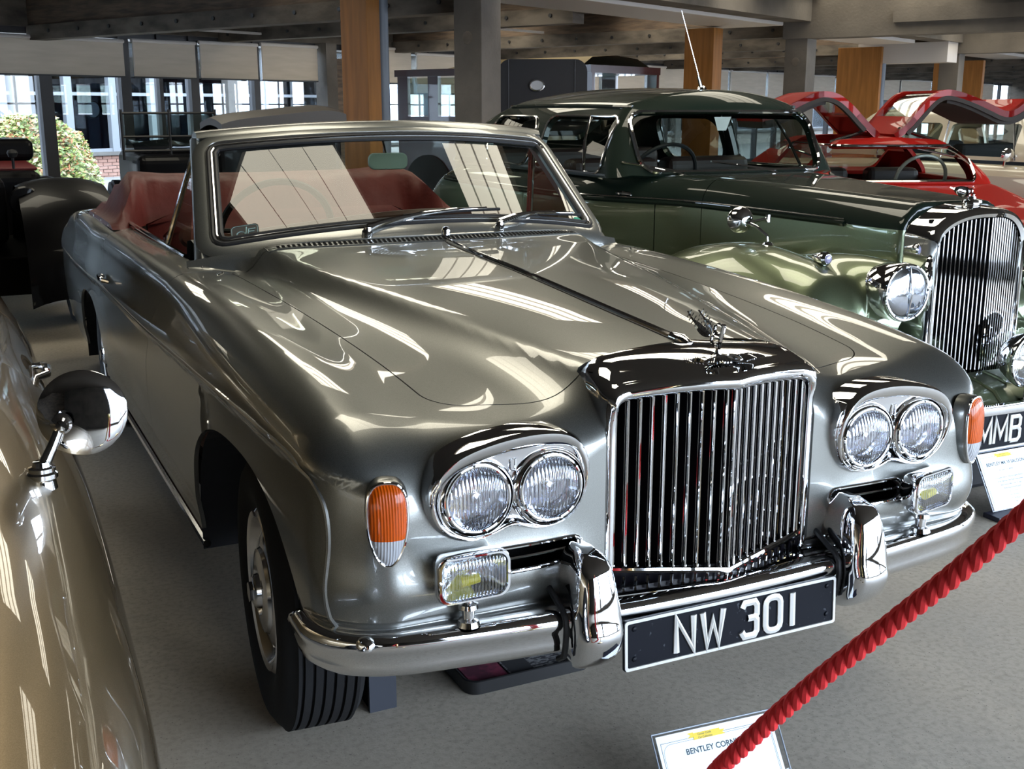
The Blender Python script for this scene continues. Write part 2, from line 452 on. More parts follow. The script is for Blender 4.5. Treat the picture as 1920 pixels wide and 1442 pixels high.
# cross beams along the column line, and white soffit boxes between the columns
for s0_, s1_ in ((-11.5, .06), (.32, 6.5), (6.8, 12.6), (12.9, 18.9), (19.1, 25.9)):
    mb = MB(); bbx(mb, s0_, s1_, -.05, .28, 2.50, HC); mb.build('cross_beam', CONC, ceiling)
for s0_, s1_, t1_, zb_ in ((.5, 6.45, 1.15, 2.46), (6.9, 11.3, 1.1, 2.45), (13.0, 18.6, 1.1, 2.45)):
    mb = MB(); bbx(mb, s0_, s1_, .3, t1_, zb_, HC); bev(mb.build('white_soffit', SOFF, ceiling), .01)
mb = MB(); bbx(mb, 12.0, 12.5, .0, 1.5, 2.18, 2.50); mb.build('white_soffit_box', SOFF, ceiling)
mb = MB(); bbx(mb, .6, 3.2, 6.42, 6.46, 2.42, 2.45); bbx(mb, 3.5, 6.4, 4.0, 4.04, 2.5, 2.53); mb.build('ceiling_batten', SOFF, ceiling)

# ---- far wall: mullions, panes and blinds
wall_far = struct('wall_far', (lambda m: (bbx(m, S0, S1, T1, T1+.2, 2.42, HC), bbx(m, S0, S1, T1, T1+.2, 0, .10), m)[-1])(MB()), CONC_D)
door_m = MB(); bbx(door_m, 5.12, 5.34, 7.2, 7.45, 0, 2.42); pier = struct('trim_1', door_m, CONC)
door_m = MB(); bbx(door_m, 5.34, 5.52, 7.25, 7.40, 0, 2.2); struct('trim_2', door_m, DARKWOOD)
win = struct('window_1', (lambda m: (bbx(m, S0, S1, T1+.04, T1+.10, .10, .18), bbx(m, S0, S1, T1+.04, T1+.10, 2.34, 2.42), m)[-1])(MB()), MULL)
MUL = [-9.5, -7, -4.5, -2.4, -.65, (.54, .17), (1.69, .15), (2.24, .06), (2.80, .14), (3.91, .11)]
for q in MUL+[6.6+1.15*k for k in range(32)]:
    s_, w_ = q if isinstance(q, tuple) else (q, .10)
    mb = MB(); bbx(mb, s_-w_/2, s_+w_/2, T1, T1+.12, .1, 2.42); mb.build('mullion', MULL, win)
mb = MB(); bbx(mb, S0, S1, T1+.065, T1+.071, .15, 2.4); mb.build('window_pane', RGLASS, win)
def blind(s0, s1, zb, zt, label):
    o = empty('roller_blind', B((s0+s1)/2, T1-.06, zt), label, 'blind', 'cream roller blinds on the far windows', BANG)
    mb = MB(); bbx(mb, s0+.02, s1-.02, T1-.065, T1-.06, zb, zt-.02); mb.build('blind_fabric', BLIND, o)
    m2 = MB(); m2.tube([B(s0+.01, T1-.06, zt), B(s1-.01, T1-.06, zt)], .025, 10); m2.build('blind_roller', SOFF, o, smooth=True)
    m3 = MB(); bbx(m3, s0+.02, s1-.02, T1-.072, T1-.054, zb-.02, zb); m3.build('bottom_bar', BLACK, o)
    m4 = MB(); m4.tube([B(s0+.02, T1-.08, zt), B(s0+.02, T1-.08, zb+.1)], .004, 5); m4.build('pull_chain', SOFF, o)
blind(-2.2, -.66, 1.86, 2.30, 'cream roller blind beyond the black car, cut by the left edge of the photo')
blind(-.62, 1.66, 1.86, 2.30, 'wide cream roller blind over the flowering shrub, left of the gap of daylight')
blind(1.76, 2.80, 1.86, 2.32, 'cream roller blind right of the gap of daylight, third from the concrete pier')
blind(2.84, 3.90, 1.86, 2.34, 'cream roller blind second from the concrete pier at the far windows')
blind(3.94, 5.08, 1.86, 2.36, 'cream roller blind next to the concrete pier, its right edge curling')
blind(5.6, 7.2, 1.86, 2.40, 'cream roller blind seen between the brown pillar and the concrete pier')
k = 0
for s0_, s1_ in ((7.3, 9.0), (9.1, 10.9), (11.0, 12.9), (13, 14.7), (14.8, 16.6), (16.7, 18.6), (18.7, 20.7), (20.8, 22.9), (23, 25.2), (25.3, 27.8), (27.9, 30.5), (30.6, 33.6), (33.7, 37), (37.1, 41)):
    k += 1
    where = ['above the dark red coach, left', 'above the dark red coach, by the concrete column', 'hidden mostly by the near concrete column', 'behind the raised black hood, left', 'behind the raised black hood, middle', 'right of the raised black hood', 'above the green saloon, mid roof', 'above the green saloon, left of the aerial', 'left of the second brown pillar', 'right of the second brown pillar, wide', 'next to the second concrete column', 'over the raised red doors', 'beyond the third brown pillar', 'at the far right end of the windows'][k-1]
    blind(s0_, s1_, 1.70, 2.34, 'distant cream roller blind '+where)

# ---- near window wall (behind the camera), end walls
wm = MB(); bbx(wm, S0, S1, T0-.2, T0, 0, .15); bbx(wm, S0, S1, T0-.2, T0, 2.62, HC)
bbx(wm, S0, -8.5, T0-.2, T0, .15, 2.62)
for s_ in [-8.5, -6.8, -3.2, .4, 4.0, 7.6, 11.2, 14.8, 20, 26, 32, 38, 43.6]: bbx(wm, s_, s_+.25, T0-.2, T0, .15, 2.62)
wall_near = struct('wall_near', wm, CONC)
w2 = struct('window_2', (lambda m: ([bbx(m, S0+.6*i-.02, S0+.6*i+.02, T0-.14, T0-.08, .15, 2.62) for i in range(92)], bbx(m, S0, S1, T0-.14, T0-.08, 1.55, 1.6), m)[-1])(MB()), SOFF)
struct('wall_left', bbx(MB(), S0-.2, S0, T0-.2, T1+.2, 0, HC), CONC_D)
struct('wall_right', bbx(MB(), S1, S1+.2, T0-.2, T1+.2, 0, HC), CONC_D)
for s_, w_ in ((-7.6, 1.6), (-4.9, 3.4), (-1.3, 3.4), (2.3, 3.4), (5.9, 3.4), (9.5, 3.4), (13.1, 3.4)):
    ld = bpy.data.lights.new('daylight', 'AREA'); ld.shape = 'RECTANGLE'; ld.size = w_; ld.size_y = 2.5; ld.energy = 1; ld.cycles.is_portal = True
    lo = bpy.data.objects.new('daylight_portal', ld); COL.objects.link(lo); lo.matrix_world = facing(B(s_, T0-.25, 1.39), (-BB[0], -BB[1], 0))
for s_ in (-10, -4, 2, 8, 14, 22, 32):
    ld = bpy.data.lights.new('daylight', 'AREA'); ld.shape = 'RECTANGLE'; ld.size = 6; ld.size_y = 2.3; ld.energy = 1; ld.cycles.is_portal = True
    lo = bpy.data.objects.new('daylight_portal', ld); COL.objects.link(lo); lo.matrix_world = facing(B(s_, T1+.3, 1.3), BB+(0,))

# ---- pillars
def pillar(s0, s1, t0, t1, ztop, m, name, label, cat='column', marks=False):
    o = empty(name, B((s0+s1)/2, (t0+t1)/2, 0), label, cat)
    mb = MB(); bbx(mb, s0, s1, t0, t1, 0, ztop); bev(mb.build('shaft', m, o), .006)
    if marks:
        k = MB(); k.lathe([(0, .003), (.05, .003), (.055, 0)], facing(B(s0-.001, (t0+t1)/2, 2.02), (-BA[0], -BA[1], 0)), 14); k.build('form_tie_mark', CONC_D, o)
    return o
pillar(.06, .32, 0, .30, 2.45, CONC, 'concrete_column', 'grey concrete column nearest, between the brown pillar and the black hood', marks=True)
pillar(6.53, 6.81, 0, .30, 2.45, CONC, 'concrete_column', 'second grey concrete column, behind the green saloon windscreen', marks=True)
pillar(12.62, 12.92, 0, .32, 2.4, CONC, 'concrete_column', 'third grey concrete column, beyond the raised red doors')
pillar(-.26, -.10, 1.0, 1.32, 2.6, WOOD, 'brown_pillar', 'tall varnished brown boxed pillar nearest, rising behind the grey windscreen')
pillar(5.94, 6.18, 1.0, 1.42, 2.44, WOOD, 'brown_pillar', 'second brown boxed pillar, behind the aerial of the green saloon')
pillar(11.75, 11.84, 1.0, 1.75, 2.44, WOOD, 'brown_pillar', 'third brown boxed pillar, left of the raised red door')
pillar(17.45, 17.6, 1.0, 2.0, 2.4, WOOD, 'brown_pillar', 'fourth brown boxed pillar, smallest, near the right edge')
for s_, t_, lab in ((.02, 1.1, 'grey round downpipe beside the nearest brown pillar'), (12.1, 1.1, 'grey round downpipe beside the third brown pillar')):
    p = MB(); p.tube([B(s_, t_, 0), B(s_, t_, 2.6)], .062, 20); tag(p.build('drain_pipe', PIPE, smooth=True), lab, 'pipe')

# ---- outside: paving, the building opposite, the flowering shrub
PAVE = mat('pale_paving', (0.13, 0.122, 0.11), 0.9, noise=(4, (0.095, 0.088, 0.08), (1, 1, 1), .3, .7))
struct('ground', bbx(MB(), S0-6, S1+20, T1+.3, 40, -.3, -.06), PAVE)
struct('ground', bbx(MB(), S0-20, S1+20, -40, T0-.25, -.3, -.06), PAVE)
BRK = mat('red_brown_brick', (0.16, 0.075, 0.052), 0.85, noise=(3, (0.21, 0.115, 0.085), (1, 1, 1), .3, .7))
MORT = mat('pale_mortar', (0.24, 0.215, 0.19), 0.9)
WFRAME = mat('white_window_frame', (0.12, 0.125, 0.133), 0.5)
DGL = mat('dark_reflecting_pane', (0.02, 0.025, 0.032), 0.03, spec=0.9)
STONE = mat('rendered_stone_pier', (0.08, 0.072, 0.062), 0.85, noise=(9, (0.06, 0.054, 0.048), (1, 1, 1), .3, .7))
TB = 17.0
ob = empty('opposite_building', B(9, TB, 0), 'long building outside with white framed windows over a brick base', 'building', None, BANG)
mb = MB(); bbx(mb, -8, 60, TB+.06, TB+.3, -.1, .42); mb.build('base_wall', MORT, ob)
mb = MB(); bbx(mb, -8, 60, TB-.06, TB+.2, .42, .50); mb.build('window_sill', STONE, ob)
mb = MB(); bbx(mb, -8, 60, TB-.1, TB+6, 2.9, 4.2); mb.build('upper_wall', STONE, ob)
mb = MB(); bbx(mb, -8, 60, TB+2.9, TB+3, 0, 2.9); mb.build('back_wall', mat('dark_interior', (.05, .055, .065), .9), ob)
mb = MB(); bbx(mb, -8, 60, TB+.14, TB+.15, .5, 2.9); mb.build('pane', glass('far_pane_glass', (.34, .38, .42), .16), ob)
# interior of the building opposite: parked shapes and pale posts glimpsed through the panes
for q in range(22): mb = MB(); bbx(mb, 3+q*2.6, 3.3+q*2.6, TB+1.6, TB+1.8, .3, 2.9); mb.build('inner_post', WFRAME, ob)
mb = MB(); bbx(mb, -8, 60, TB+1.4, TB+1.5, 1.9, 2.0); bbx(mb, -8, 60, TB+1.2, TB+1.25, 2.2, 2.26); mb.build('inner_rail', WFRAME, ob)
posts = [4.2, 5.25, 6.75, 7.84, 8.91, 10.0, 12.24, 13.27, 14.5, 16.12, 17.2, 18.6, 20, 21.3, 22.6, 24, 25.5, 27, 28.5, 30, 32, 34, 36, 38, 40, 43, 46]
for p_ in posts:
    mb = MB(); bbx(mb, p_-.09, p_+.09, TB-.02, TB+.12, .5, 2.9); mb.build('window_post', WFRAME, ob)
mb = MB(); bbx(mb, -8, 60, TB, TB+.1, 1.72, 1.79); bbx(mb, -8, 60, TB, TB+.1, .5, .57); mb.build('transom', WFRAME, ob)
for p_ in (5.62, 11.2, 18, 25, 33):
    mb = MB(); bbx(mb, p_-.2, p_+.2, TB-.1, TB+.2, -.1, 2.9); mb.build('pier', STONE, ob)
bme = None
for r in range(7):
    for c in range(12):
        s_ = 6.2+c*.232+(r % 2)*.116
        if bme is None:
            bb_ = MB(); bb_.box(-.108, .108, -.03, .05, -.0325, .0325); o = bb_.build('brick', BRK, None); bme = o.data
        else: o = bpy.data.objects.new('brick', bme); COL.objects.link(o)
        o.parent = ob
        o.matrix_parent_inverse = Matrix.Identity(4)
        o.location = (s_-9, .04+random.uniform(-.004, .004), .375-r*.075)
# shrub
LEAFM = [mat('leaf_yellow_green', (0.19, 0.22, 0.045), .6), mat('leaf_green', (0.09, 0.125, 0.025), .6), mat('blossom_orange', (0.38, 0.15, 0.06), .6), mat('blossom_cream', (0.38, 0.31, 0.16), .6)]
def shrub(sc, tc, w, h, n, label):
    o = empty('flowering_shrub', B(sc, tc, -.05), label, 'shrub')
    V = []; F = []; MI = []
    for i in range(n):
        a = random.uniform(0, 2*PI); rr = random.random()**.4; zz = random.random()
        x = sc+rr*w*math.cos(a)*(1-.5*zz*zz); t = tc+rr*.7*math.sin(a)*(1-.5*zz); z = zz*h*(1-.25*abs(x-sc)/w)+.05*random.random()
        c = Vector(B(x, t, z)); u = Vector((random.gauss(0, 1), random.gauss(0, 1), random.gauss(0, .6))).normalized(); v = u.orthogonal().normalized()
        L = random.uniform(.035, .06); k = len(V)
        V += [c-u*L, c+v*L*.45+Vector((0, 0, .01)), c+u*L, c-v*L*.45]; F.append((k, k+1, k+2, k+3))
        q = random.random(); MI.append(2 if (q > .84 and zz > .25) else 3 if (q > .68 and zz > .2) else 1 if q < .3 else 0)
    me = bpy.data.meshes.new('foliage'); me.from_pydata([tuple(v) for v in V], [], F)
    for m in LEAFM: me.materials.append(m)
    me.polygons.foreach_set('material_index', MI); ob_ = bpy.data.objects.new('foliage', me); COL.objects.link(ob_); ob_.parent = o
    ob_.matrix_parent_inverse = Matrix.Translation(o.location).inverted(); ob_['kind'] = 'stuff'
    st = MB()
    for i in range(9):
        a = random.uniform(-.5, .5)*w; st.tube([B(sc+a*.3, tc, -.06), B(sc+a, tc+random.uniform(-.3, .3), h*.8)], .012, 5)
    st.build('stem', DARKWOOD, o)
shrub(3.15, 11.9, .62, 1.28, 5200, 'yellow green shrub with orange blossom outside, left of the thick mullion')
shrub(4.05, 12.9, .62, 1.08, 4200, 'lower flowering shrub outside, right of the thick mullion')
shrub(2.05, 10.8, .55, 1.38, 4000, 'tallest flowering shrub outside at the left edge')
# ================================================================== the silver-grey convertible
car = empty('convertible_car', (0, 2.4, 0), 'silver-grey open convertible in front with raised chrome radiator grille and red rear hood cover', 'car')
Zc = ip([.10, .2, .6, 1.0, 1.52, 1.70, 2.2, 4.0, 4.6, 5.1], [.945, .957, .985, 1.012, 1.042, 1.062, .985, .985, .95, .86])
Zw = ip([.05, .2, .3, .45, .6, .9, 1.3, 1.75, 2.1, 3.2, 3.9, 4.3, 4.8, 5.15], [.81, .862, .883, .905, .922, .945, .965, .975, .972, .958, .965, .96, .92, .84])
Hp = ip([.1, .30, 1.75], [.212, .262, .56])                   # half width of the raised bonnet centre
Wy = ip([.0, .12, .3, .6, 1.2, 3.4, 4.4, 5.3], [.79, .825, .845, .857, .868, .868, .868, .845])
Zs = ip([.1, .75, 1.26, 2.1, 3.4, 5], [.806, .803, .790, .760, .74, .70])   # swage height
def top_z(x, y):
    a = np.abs(x); p = Hp(y); zc = Zc(y); zw = Zw(y); zv = zw-.014
    cen = zc-.022*np.clip(a/p, 0, 1.6)**2
    w0 = .013; t = np.clip((np.sqrt((a-p)**2+w0**2)+(a-p))/2/(.63-p+w0*.2), 0, 1)
    q_ = np.sqrt((a-p)**2+w0**2); lo = ((a/p)+1-q_/p)/2   # = min(a/p, 1), softened
    base = zc-.022*lo**2
    mid = base+(zv-(zc-.022))*(1-(1-t)**(2.9+3.4*sstep(1.5, .25, y)))
    t2 = np.clip((a-.60)/(.14), 0, 1)
    out = zv+(zw-zv)*t2*t2*(3-2*t2)
    blend = sstep(.57, .63, a)
    z = mid*(1-blend)+out*blend
    rear = zw+.012*(1-(a/.8)**2)
    w = sstep(1.72, 1.9, y)
    z = z*(1-w)+rear*w
    return z-.10*np.clip(a-.76, 0, 1)
def side_x(y, z):
    s = Zs(y); w = Wy(y)
    w = w-.022*sstep(s+.01, s+.14, z)-.010*sstep(s-.012, s-.03, z)-.012*sstep(.42, .30, z)-.05*sstep(.30, .17, z)
    w = w+.010*np.exp(-((z-.58)/.14)**2)
    # rear haunch
    w = w+.012*sstep(3.3, 3.7, y)*sstep(.62, .8, z)*sstep(4.6, 4.2, y)
    return w
def front_y(x, z):
    a = np.abs(x)
    y = .132+.012*(a/.75)**4+.05*sstep(.80, .95, z)**1.0*(a > .0)
    y = y-.022*np.exp(-((z-.56)/.055)**2)*sstep(.25, .45, a)-.0*z   # swelling over the bumper
    y = y+.012*sstep(.505, .492, z)
    y = y-.022*np.exp(-((a-.735)/.075)**2)*np.exp(-((z-.70)/.13)**2)      # lamp pod at each corner
    return y
def F_main(x, y, z):
    d_side = np.abs(x)-side_x(y, z)
    d_top = (z-top_z(x, y))*.98
    d_fr = front_y(x, z)-y
    d_back = y-(5.42-.10*sstep(.5, .9, z))
    r1 = .055+.035*sstep(2.2, .9, y)
    q = rmax(d_side, d_top, r1)
    rf = .075+.055*sstep(.45, .70, np.abs(x))
    q = rmax(q, d_fr, rf)
    return rmax(q, d_back, .12)
V, Fc = wrap(F_main, ((-.62, .62), (.42, 4.8), (.50, .62)), ((-1.0, 1.0), (-.05, 5.55), (.17, 1.15)), .0155, 't f l r b')
# grille opening, cockpit and wheel openings are cut out
def arch(y, z, yc, a=.535, b=.395, n=2.4, z0=.30):
    return (np.abs((y-yc)/a)**n+np.abs(np.maximum(z-z0, 0)/b)**n)**(1/n)-1
def cut(V, Fc, fn, keep, off=0.0):
    return clip(V, Fc, fn(V[:, 0], V[:, 1], V[:, 2]), keep, off)
AY = .820; RY = 3.80
def g_arch(x, y, z): return np.where(np.abs(x) > .45, np.minimum(arch(y, z, AY), arch(y, z, RY, .44, .33, 2.6))*.4, 1)
V, Fc = cut(V, Fc, g_arch, 1)
def g_grille(x, y, z): return np.where(y < .6, np.maximum(np.abs(x)-.262, np.maximum(y-.262, -(z-.44))), 1)
V, Fc = cut(V, Fc, g_grille, 1)
def sdbox(px, py, cx, cy, hx, hy, r):
    qx = np.abs(px-cx)-hx+r; qy = np.abs(py-cy)-hy+r
    return np.hypot(np.maximum(qx, 0), np.maximum(qy, 0))+np.minimum(np.maximum(qx, qy), 0)-r
def g_tub(x, y, z): return np.where(z > .7, sdbox(x, y, 0, 3.0, .715, 1.10, .12), 1)
V, Fc = cut(V, Fc, g_tub, 1)
def g_under(x, y, z): return np.where(y < .45, z-.405+.12*np.clip(y-.25, 0, 1), 1)
V, Fc = cut(V, Fc, g_under, 1)
def g_slot(x, y, z):   # air slots under the lamps
    a = np.abs(x); q = sdbox(a, z, .420, .599, .102, .0205, .0205)
    q2 = sdbox(a, z, .30, .500, .050, .013, .013)
    return np.where((y < .3), q, 1)
V, Fc = cut(V, Fc, g_slot, 1)
# bonnet outline
def g_bonnet(x, y, z):
    a = np.abs(x)
    edge = .560+.085*np.clip((y-.3)/1.45, 0, 1)
    back = 1.565+.19*(a/.646)**2
    front = .245+.05*sstep(.30, .50, a)
    q = rmax(rmax(a-edge, y-back, .012), (front-y), .085)
    return np.where(z > .82, q, 1)
Vb, Fb = cut(V, Fc, g_bonnet, -1, -.0016); bonnet = panel('bonnet', Vb, Fb, F_main, PAINT, car)
V, Fc = cut(V, Fc, g_bonnet, 1, .0016)
# doors
def g_door(x, y, z):
    yb = 1.78+.30*sstep(.97, .30, z)+.0*y; yb = 1.72+.36*sstep(1.0, .62, z)
    return np.where(np.abs(x) > .62, np.maximum(np.maximum(yb-y, y-3.22), .235-z), 1)
Vd, Fd = cut(V, Fc, g_door, -1, -.0016); V, Fc = cut(V, Fc, g_door, 1, .0016)
for sgn in (-1, 1):
    q, f = clip(Vd, Fd, Vd[:, 0]*sgn, 1); panel('door', q, f, F_main, PAINT, car)
def g_wing(x, y, z): return y-2.2
Vw, Fw = cut(V, Fc, lambda x, y, z: np.where(z > .95, y-1.75, y-2.15), -1)
panel('front_wings_and_nose', Vw, Fw, F_main, PAINT, car)
Vw, Fw = cut(V, Fc, lambda x, y, z: np.where(z > .95, y-1.75, y-2.15), 1)
panel('rear_body', Vw, Fw, F_main, PAINT, car)
# dark void behind slots, arches, under the body
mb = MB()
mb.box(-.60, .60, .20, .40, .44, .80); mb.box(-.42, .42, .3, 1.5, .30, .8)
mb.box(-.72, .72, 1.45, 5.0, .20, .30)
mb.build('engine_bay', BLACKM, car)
for sgn in (-1, 1):
    for yc, a_, b_ in ((AY, .54, .40), (RY, .45, .335)):
        o = MB(); rows = []
        for xx in (.845, .60):
            row = []
            for k in range(25):
                th = PI*k/24; c, s_ = math.cos(th), math.sin(th)
                e = 2/2.4
                row.append((sgn*xx, yc+a_*math.copysign(abs(c)**e, c), .30+b_*s_**e if s_ > 0 else .30))
            row = [(sgn*xx, yc+a_, .24)]+[q for q in row if not (yc < 1 and q[1] < yc-.2 and q[2] < .42)]
            if yc > 1: row.append((sgn*xx, yc-a_, .24))
            rows.append(row)
        Vv, Ff = loft(rows, closed=False, caps=False); o.add(Vv, Ff)
        n = len(rows[1]); o.add(rows[1], [tuple(range(n))])
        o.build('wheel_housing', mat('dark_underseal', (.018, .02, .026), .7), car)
# raised swage moulding following the flank, turning down at the front corner
for sgn in (-1, 1):
    P = []
    for y in np.linspace(5.0, .42, 60):
        z = float(Zs(y)); P.append(root(F_main, (sgn*.86, y, z), (sgn, 0, 0)))
    for q in smooth_pts([(.42, .804, 0), (.33, .798, 0), (.270, .782, 0), (.225, .745, 0), (.208, .69, 0), (.207, .60, 0), (.207, .49, 0)], 4)[1:]:   # swings down at the corner
        P.append(root(F_main, (sgn*.60, q[0], q[1]), (sgn, 0, 0), -.3, .5))
    m = MB(); m.tube([(p[0]-sgn*.0018, p[1], p[2]) for p in P], .0062, 8); m.build('swage_moulding', PAINT, car, smooth=True)
    s = MB(); s.tube([(sgn*(Wy(y)-.030), y, .262) for y in np.linspace(1.34, 3.3, 30)], .012, 8); s.build('sill_trim', CHROME2, car, smooth=True)

# ---- windscreen -----------------------------------------------------
def ws(u, v):
    """u -1..1 across, v 0..1 up the glass surround"""
    w = .727*(1-v)+.645*v; x = u*w
    yb = 1.665+.150*u*u; yt = 2.055+.150*u*u
    zb = 1.062-.072*u*u; zt = 1.390-.036*u*u
    return Vector((x, yb+(yt-yb)*v, zb+(zt-zb)*v))
def ws_n(u, v):
    e = 1e-3; a = ws(u+e, v)-ws(u-e, v); b = ws(u, v+e)-ws(u, v-e); return a.cross(b).normalized()   # faces forward and up
def ws_ring(ins, r=.085, n=10):
    """rounded outline inset by ins metres"""
    P = []
    W, H = 2*.665-2*ins, .515-2*ins
    for x, y in dense(rrect(W, H, max(r-ins, .02), n)):
        u = x/.665; v = .5+y/.515
        P.append((u, v))
    return P
def dense(P, step=.03):
    out = []
    for i in range(len(P)):
        a = P[i]; b = P[(i+1) % len(P)]; L = math.hypot(b[0]-a[0], b[1]-a[1]); k = max(1, int(L/step))
        for j in range(k): out.append((a[0]+(b[0]-a[0])*j/k, a[1]+(b[1]-a[1])*j/k))
    return out
def ring_pts(ins, off): return [ws(u, v)+ws_n(u, v)*off for u, v in ws_ring(ins)]
wsp = MB()
R0, R1 = ring_pts(-.001, .0), ring_pts(.052, .004)
n = len(R0); m_ = min(len(R0), len(R1))
def resamp(P, n):
    P = P+[P[0]]; d = [0]
    for i in range(1, len(P)): d.append(d[-1]+(P[i]-P[i-1]).length)
    out = []; j = 0
    for k in range(n):
        t = d[-1]*k/n
        while d[j+1] < t: j += 1
        out.append(P[j].lerp(P[j+1], (t-d[j])/(d[j+1]-d[j]+1e-12)))
    return out
N_ = 160
def band(name, rings, m, smooth=True, parent=car):
    V_, F_ = loft([resamp(r, N_) for r in rings]+[resamp(rings[0], N_)], closed=True, caps=False); b = MB(); b.add(V_, F_); return b.build(name, m, parent, smooth=smooth)
frame = band('windscreen_frame', [ring_pts(-.004, -.03), ring_pts(-.004, .004), ring_pts(.006, .010), ring_pts(.034, .010), ring_pts(.040, .002), ring_pts(.040, -.03)], PAINT)
gm = [ring_pts(.058, .001)]
rub = MB(); rub.tube(resamp(ring_pts(.045, .006), N_), .0085, 8, closed=True); rub.build('outer_rubber', BLACK, frame, smooth=True)
chm = MB(); chm.tube(resamp(ring_pts(.055, .009), N_), .0055, 8, closed=True); chm.build('chrome_bead', CHROME, frame, smooth=True)
rub = MB(); rub.tube(resamp(ring_pts(.066, .005), N_), .0085, 8, closed=True); rub.build('inner_rubber', BLACK, frame, smooth=True)
# glass grid
gv = []; nu, nv = 40, 16
for j in range(nv+1):
    for i in range(nu+1):
        u = -1+2*i/nu; v = j/nv
        gv.append((u*.655/.665, v))
outline = ws_ring(.060)
gP = np.array([(u*.665, (v-.5)*.515) for u, v in gv])
Vg = np.array([(x, y, 0) for x, y in gP]); Fg = [(j*(nu+1)+i, j*(nu+1)+i+1, (j+1)*(nu+1)+i+1, (j+1)*(nu+1)+i) for j in range(nv) for i in range(nu)]
Vg, Fg = clip(Vg, Fg, sdbox(Vg[:, 0], Vg[:, 1], 0, 0, .665-.060, .2575-.060, .05), -1)
glass_o = mesh('windscreen_glass', [ws(x/.665, .5+y/.515) for x, y, _ in Vg], Fg, WGLASS, car)
# body-coloured base under the screen, reaching down to the scuttle
rows = []
for k in range(61):
    u = -1.04+2.08*k/60; p = ws(u, .012); x = p.x; yb_ = p.y-.030
    zz = float(top_z(np.array([x]), np.array([yb_]))[0])
    rows.append([p+ws_n(min(1, max(-1, u)), .01)*.009, ws(u, -.03)+Vector((0, -.004, 0)), Vector((x*1.003, yb_+.008, max(zz, .955)+.004)), Vector((x*1.004, yb_-.010, zz-.004)), Vector((x, yb_+.06, .93))])
V_, F_ = loft(rows); b = MB(); b.add(V_, F_); b.build('screen_base', PAINT, frame, smooth=True, sharp=60)
# header rail on top of the screen, wider behind
H = []
for k in range(41):
    u = -1+2*k/40; p = ws(u*.985, .985)
    H.append([p+Vector(d) for d in ((0, -.012, .004), (0, 0, .020), (0, .04, .026), (0, .075, .012), (0, .075, -.02), (0, .02, -.025))])
V_, F_ = loft(H); b = MB(); b.add(V_, F_); b.build('header_rail', PAINT, frame, smooth=True, sharp=60)
for sgn in (-1, 1):   # pillar backs
    rows = []
    for k in range(14):
        v = -.17+1.17*k/13; p = ws(sgn*.985, v)
        rows.append([p+Vector((0, -.006, 0)), p+Vector((sgn*.012, .02, 0)), p+Vector((sgn*.008, .075, -.01)), p+Vector((-sgn*.03, .08, -.01)), p+Vector((-sgn*.035, .01, 0))])
    V_, F_ = loft(rows); b = MB(); b.add(V_, F_); b.build('pillar', PAINT, frame, smooth=True, sharp=50)
    # quarter light with chrome edge
    q0 = ws(sgn*1.0, .04)+Vector((sgn*.0, .13, -.02)); q1 = ws(sgn*.97, .88)+Vector((0, .085, 0)); q2 = Vector((sgn*.715, 2.42, .985))
    ch = MB(); ch.tube([q2, q2+(q1-q2)*.5, q1], .009, 8); ch.tube([q2+Vector((-sgn*.0, .022, 0)), q1+Vector((0, .022, 0))], .007, 8); qf = ch.build('quarter_light_frame', CHROME, car, smooth=True)
    gq = MB(); gq.add([q0, q2, q1], [(0, 1, 2)]); gq.build('quarter_light_glass', CGLASS, qf)
# scuttle grille: slots in front of the screen
vent = empty('scuttle_vent', (0, 1.6, 1.0), None, None, parent=car)
sb = MB()
def scut(x, d): # point on body surface at distance d ahead of the bonnet's rear edge line
    y = 1.565+.19*(abs(x)/.646)**2+.006+d*.95-.05*(abs(x)/.646)**2; z = float(top_z(np.array([x]), np.array([y]))[0]); return Vector((x, y, z))
for k in range(-34, 35):
    x = k*.0150
    sl = MB(); a = scut(x, .010); c = scut(x, .058); d_ = Vector((.0044, 0, 0)); up = Vector((0, 0, .0018))
    sb.add([a-d_+up, a+d_+up, c+d_+up+Vector((.006, 0, 0)), c-d_+up+Vector((.006, 0, 0))], [(0, 1, 2, 3)])
o = sb.build('vent_slots', BLACKM, vent, kind='stuff')
vt = MB(); ol = [scut(k*.54/20, -.001)+Vector((0, 0, .002)) for k in range(-20, 21)]+[scut(k*.54/20, .066)+Vector((0, 0, .002)) for k in range(20, -21, -1)]
vt.tube(ol, .0022, 6, closed=True); vt.build('vent_rim', PAINT, vent, smooth=True)
# wipers
def wiper(x0, x1, dirn):
    p = Vector((x0, 1.660+.14*(x0/.7)**2, 1.074-.06*(x0/.7)**2)); w = empty('wiper', p, None, None, parent=car)
    m = MB(); m.lathe([(0, .028), (.010, .027), (.013, .015), (.017, .010), (.018, -.012)], facing(p, (0, -.3, 1)), 16); m.build('spindle', CHROME, w, smooth=True)
    def onglass(x, v, off=.014):
        u = x/(.727*(1-v)+.645*v); return ws(u, v)+ws_n(u, v)*off
    mid = onglass(x0+(x1-x0)*.66, .165, .020)
    e = p+Vector((dirn*.06, .012, .034))
    m = MB(); m.tube([p+Vector((0, 0, .02)), e, e.lerp(mid, .5)+Vector((0, 0, .006)), mid], [.012, .011, .007, .006], 8); m.build('wiper_arm', CHROME, w, smooth=True)
    bl = [onglass(x0+(x1-x0)*t, .125+.055*t, .014) for t in np.linspace(.28, 1.0, 14)]
    m = MB(); m.tube(bl, .0055, 6); m.build('wiper_blade', BLACK, w, smooth=True)
    m = MB(); m.tube([q+Vector((0, -.004, .006)) for q in bl[2:12]], .0048, 6); m.build('blade_bridge', CHROME, w, smooth=True)
wiper(-.228, .26, 1); wiper(.228, .62, 1)
